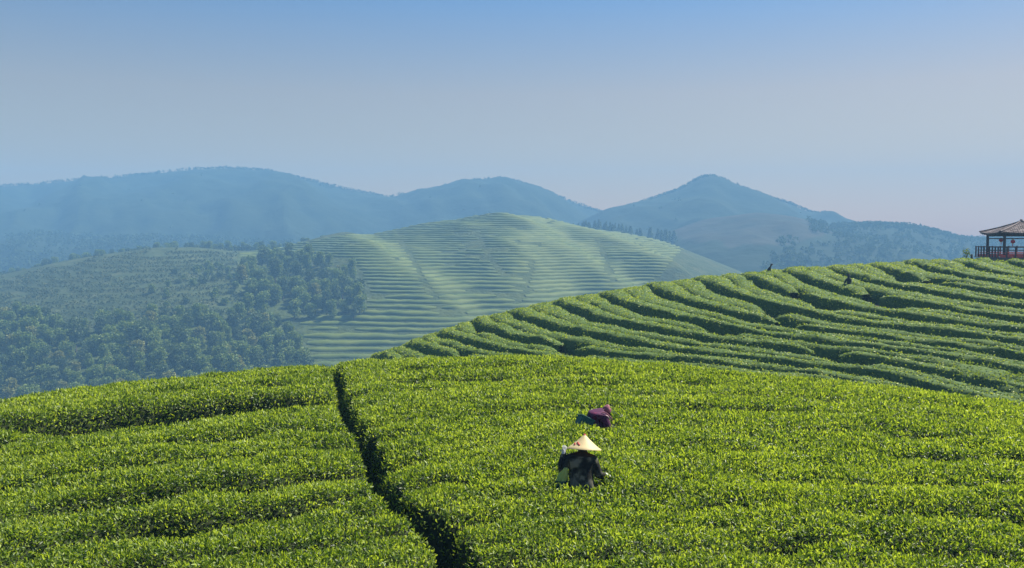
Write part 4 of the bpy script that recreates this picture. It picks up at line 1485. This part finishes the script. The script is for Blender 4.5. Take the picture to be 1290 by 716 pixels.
# woven teal basket tipped over on the tea beside the purple picker
bk = empty('basket', (float(px2a(733)) * 15.4, 15.4, Z0 - .01), label='tipped teal woven basket lying on the tea beside the purple picker', cat='basket')
bk.rotation_euler = (math.radians(-12), math.radians(28), math.radians(8))
M_BASKET = noise_mat('teal_weave', [(0.3, (0.018, 0.075, 0.075)), (0.7, (0.040, 0.14, 0.13))], 14, .7, .5, 40, stretch=(1, 1, 4))
w0, l0, hh = .11, .13, .22
for (cx_, cy_, sx, sy) in ((0, -l0, 2 * w0 + .03, .012), (0, l0, 2 * w0 + .03, .012), (-w0, 0, .012, 2 * l0), (w0, 0, .012, 2 * l0)):
    box_obj('side_panel', (cx_, cy_, hh / 2), (sx, sy, hh), M_BASKET, bk, 0, .003)
box_obj('bottom', (0, 0, .008), (2 * w0, 2 * l0, .012), M_BASKET, bk, 0, .002)
for j in range(7):
    box_obj('rib', (-w0 + .018 + j * (2 * w0 - .036) / 6, -l0 - .011, hh / 2), (.014, .014, hh), M_BASKET, bk, 0, .003)
for (cx_, cy_, sx, sy) in ((0, -l0 - .004, 2 * w0 + .06, .03), (0, l0 + .004, 2 * w0 + .06, .03), (-w0 - .008, 0, .03, 2 * l0 - .03), (w0 + .008, 0, .03, 2 * l0 - .03)):
    box_obj('rim', (cx_, cy_, hh + .008), (sx, sy, .022), M_BASKET, bk, 0, .004)

# --- two far pickers on the right hill
def far_picker(px, d, lean, bend, lab, rz):
    a = float(px2a(px))
    z = float(rh_z(a, d))
    root = empty('person', (a * d, d, z), rz, label=lab, cat='person')
    J, E = {}, []
    ly = lean
    J['pelvis'] = ((0, 0, .88), (.15, .12))
    J['waist'] = ((ly * .25, 0, 1.03), (.14, .12))
    J['chest'] = ((ly * .6, 0, 1.20), (.16, .13))
    J['upper'] = ((ly * .85, 0, 1.30), (.11, .10))
    J['neck'] = ((ly * 1.0, 0, 1.38), .055)
    J['head'] = ((ly * 1.15, 0, 1.47), (.085, .095))
    J['crown'] = ((ly * 1.2, 0, 1.55), (.07, .075))
    J['face'] = ((ly * 1.15 + .07, 0, 1.45), (.035, .045))
    for s_, sg in (('l', 1), ('r', -1)):
        J[s_ + 'sh'] = ((ly * .8, .17 * sg, 1.28), .072)
        J[s_ + 'el'] = ((ly * .8 + .12, .22 * sg, 1.05), .056)
        J[s_ + 'wr'] = ((ly * .8 + .32, .16 * sg, .98), .036)
        J[s_ + 'hip'] = ((0, .09 * sg, .78), .10)
        J[s_ + 'kn'] = ((.06, .10 * sg, .44), .068)
        J[s_ + 'an'] = ((0, .10 * sg, .09), .046)
        J[s_ + 'to'] = ((.14, .11 * sg, .035), .034)
        E += [('pelvis', s_ + 'hip'), (s_ + 'hip', s_ + 'kn'), (s_ + 'kn', s_ + 'an'), (s_ + 'an', s_ + 'to'), ('upper', s_ + 'sh'), (s_ + 'sh', s_ + 'el'), (s_ + 'el', s_ + 'wr')]
        hand(J, E, s_ + 'wr', J[s_ + 'wr'][0], (1, 0, -.3), (0, 0, 1), .95, sg, .8)
    E += [('pelvis', 'waist'), ('waist', 'chest'), ('chest', 'upper'), ('upper', 'neck'), ('neck', 'head'), ('head', 'crown'), ('head', 'face')]
    hx = ly * 1.15
    def pick(c):
        if c.x > ly * .8 + .30 and c.z < 1.1:
            return 2
        if c.z > 1.36 and abs(c.x - hx) < .16:
            return 2 if c.x > hx + .05 else 3
        return 1 if c.z < .85 else 0
    ob = skin_body(root, J, E, [M_DARK, M_TROUSER, M_SKIN, M_HAIR], pick, 1)
    if bend:
        c_, s_ = math.cos(bend), math.sin(bend)
        for v in ob.data.vertices:
            k = min(1.0, max(0.0, (v.co.z - .82) / .12))
            x, zz = v.co.x, v.co.z - .88
            v.co.x += k * (x * c_ + zz * s_ - x)
            v.co.z += k * (-x * s_ + zz * c_ - zz)
    return root

def add_cap(root, x, z, mat):
    V, F = lathe([(.165, -.02), (.16, -.005), (.105, .01), (.10, .06), (.075, .10), (.03, .115), (.002, .117)], 20)
    h_ = mesh_obj('hat', V, F, mat, root, smooth_shade=True)
    h_.location = (x, 0, z)

p1 = far_picker(967, 77.0, .06, math.radians(24), 'dark clothed tea picker stooping on the skyline of the right hill', math.radians(-20))
add_cap(p1, .075 * math.cos(math.radians(24)) + .68 * math.sin(math.radians(24)), .88 + .68 * math.cos(math.radians(24)) - .045, M_DARK)
p2 = far_picker(1070, 64.2, .05, 0.0, 'dark clothed tea picker standing upright among the hedges of the right hill', math.radians(95))
add_cap(p2, .065, 1.56, M_DARK)

# ------------------------------------------------------------------ haze
bm = bmesh.new()
TOP = 109.0
box_bm(bm, (0, 625, (BASE - 4 + TOP) / 2), (4200, 1550, TOP - BASE + 4))
hz, nt, out = new_mat('haze')
pv = nt.nodes.new('ShaderNodeVolumePrincipled')
pv.inputs['Color'].default_value = (*HAZE_COLOR, 1)
pv.inputs['Density'].default_value = HAZE_DENSITY
pv.inputs['Anisotropy'].default_value = 0.0
nt.links.new(pv.outputs[0], out.inputs['Volume'])
bm_obj('haze', bm, hz, None, kind='stuff', label='pale blue haze filling the valley air', cat='haze')
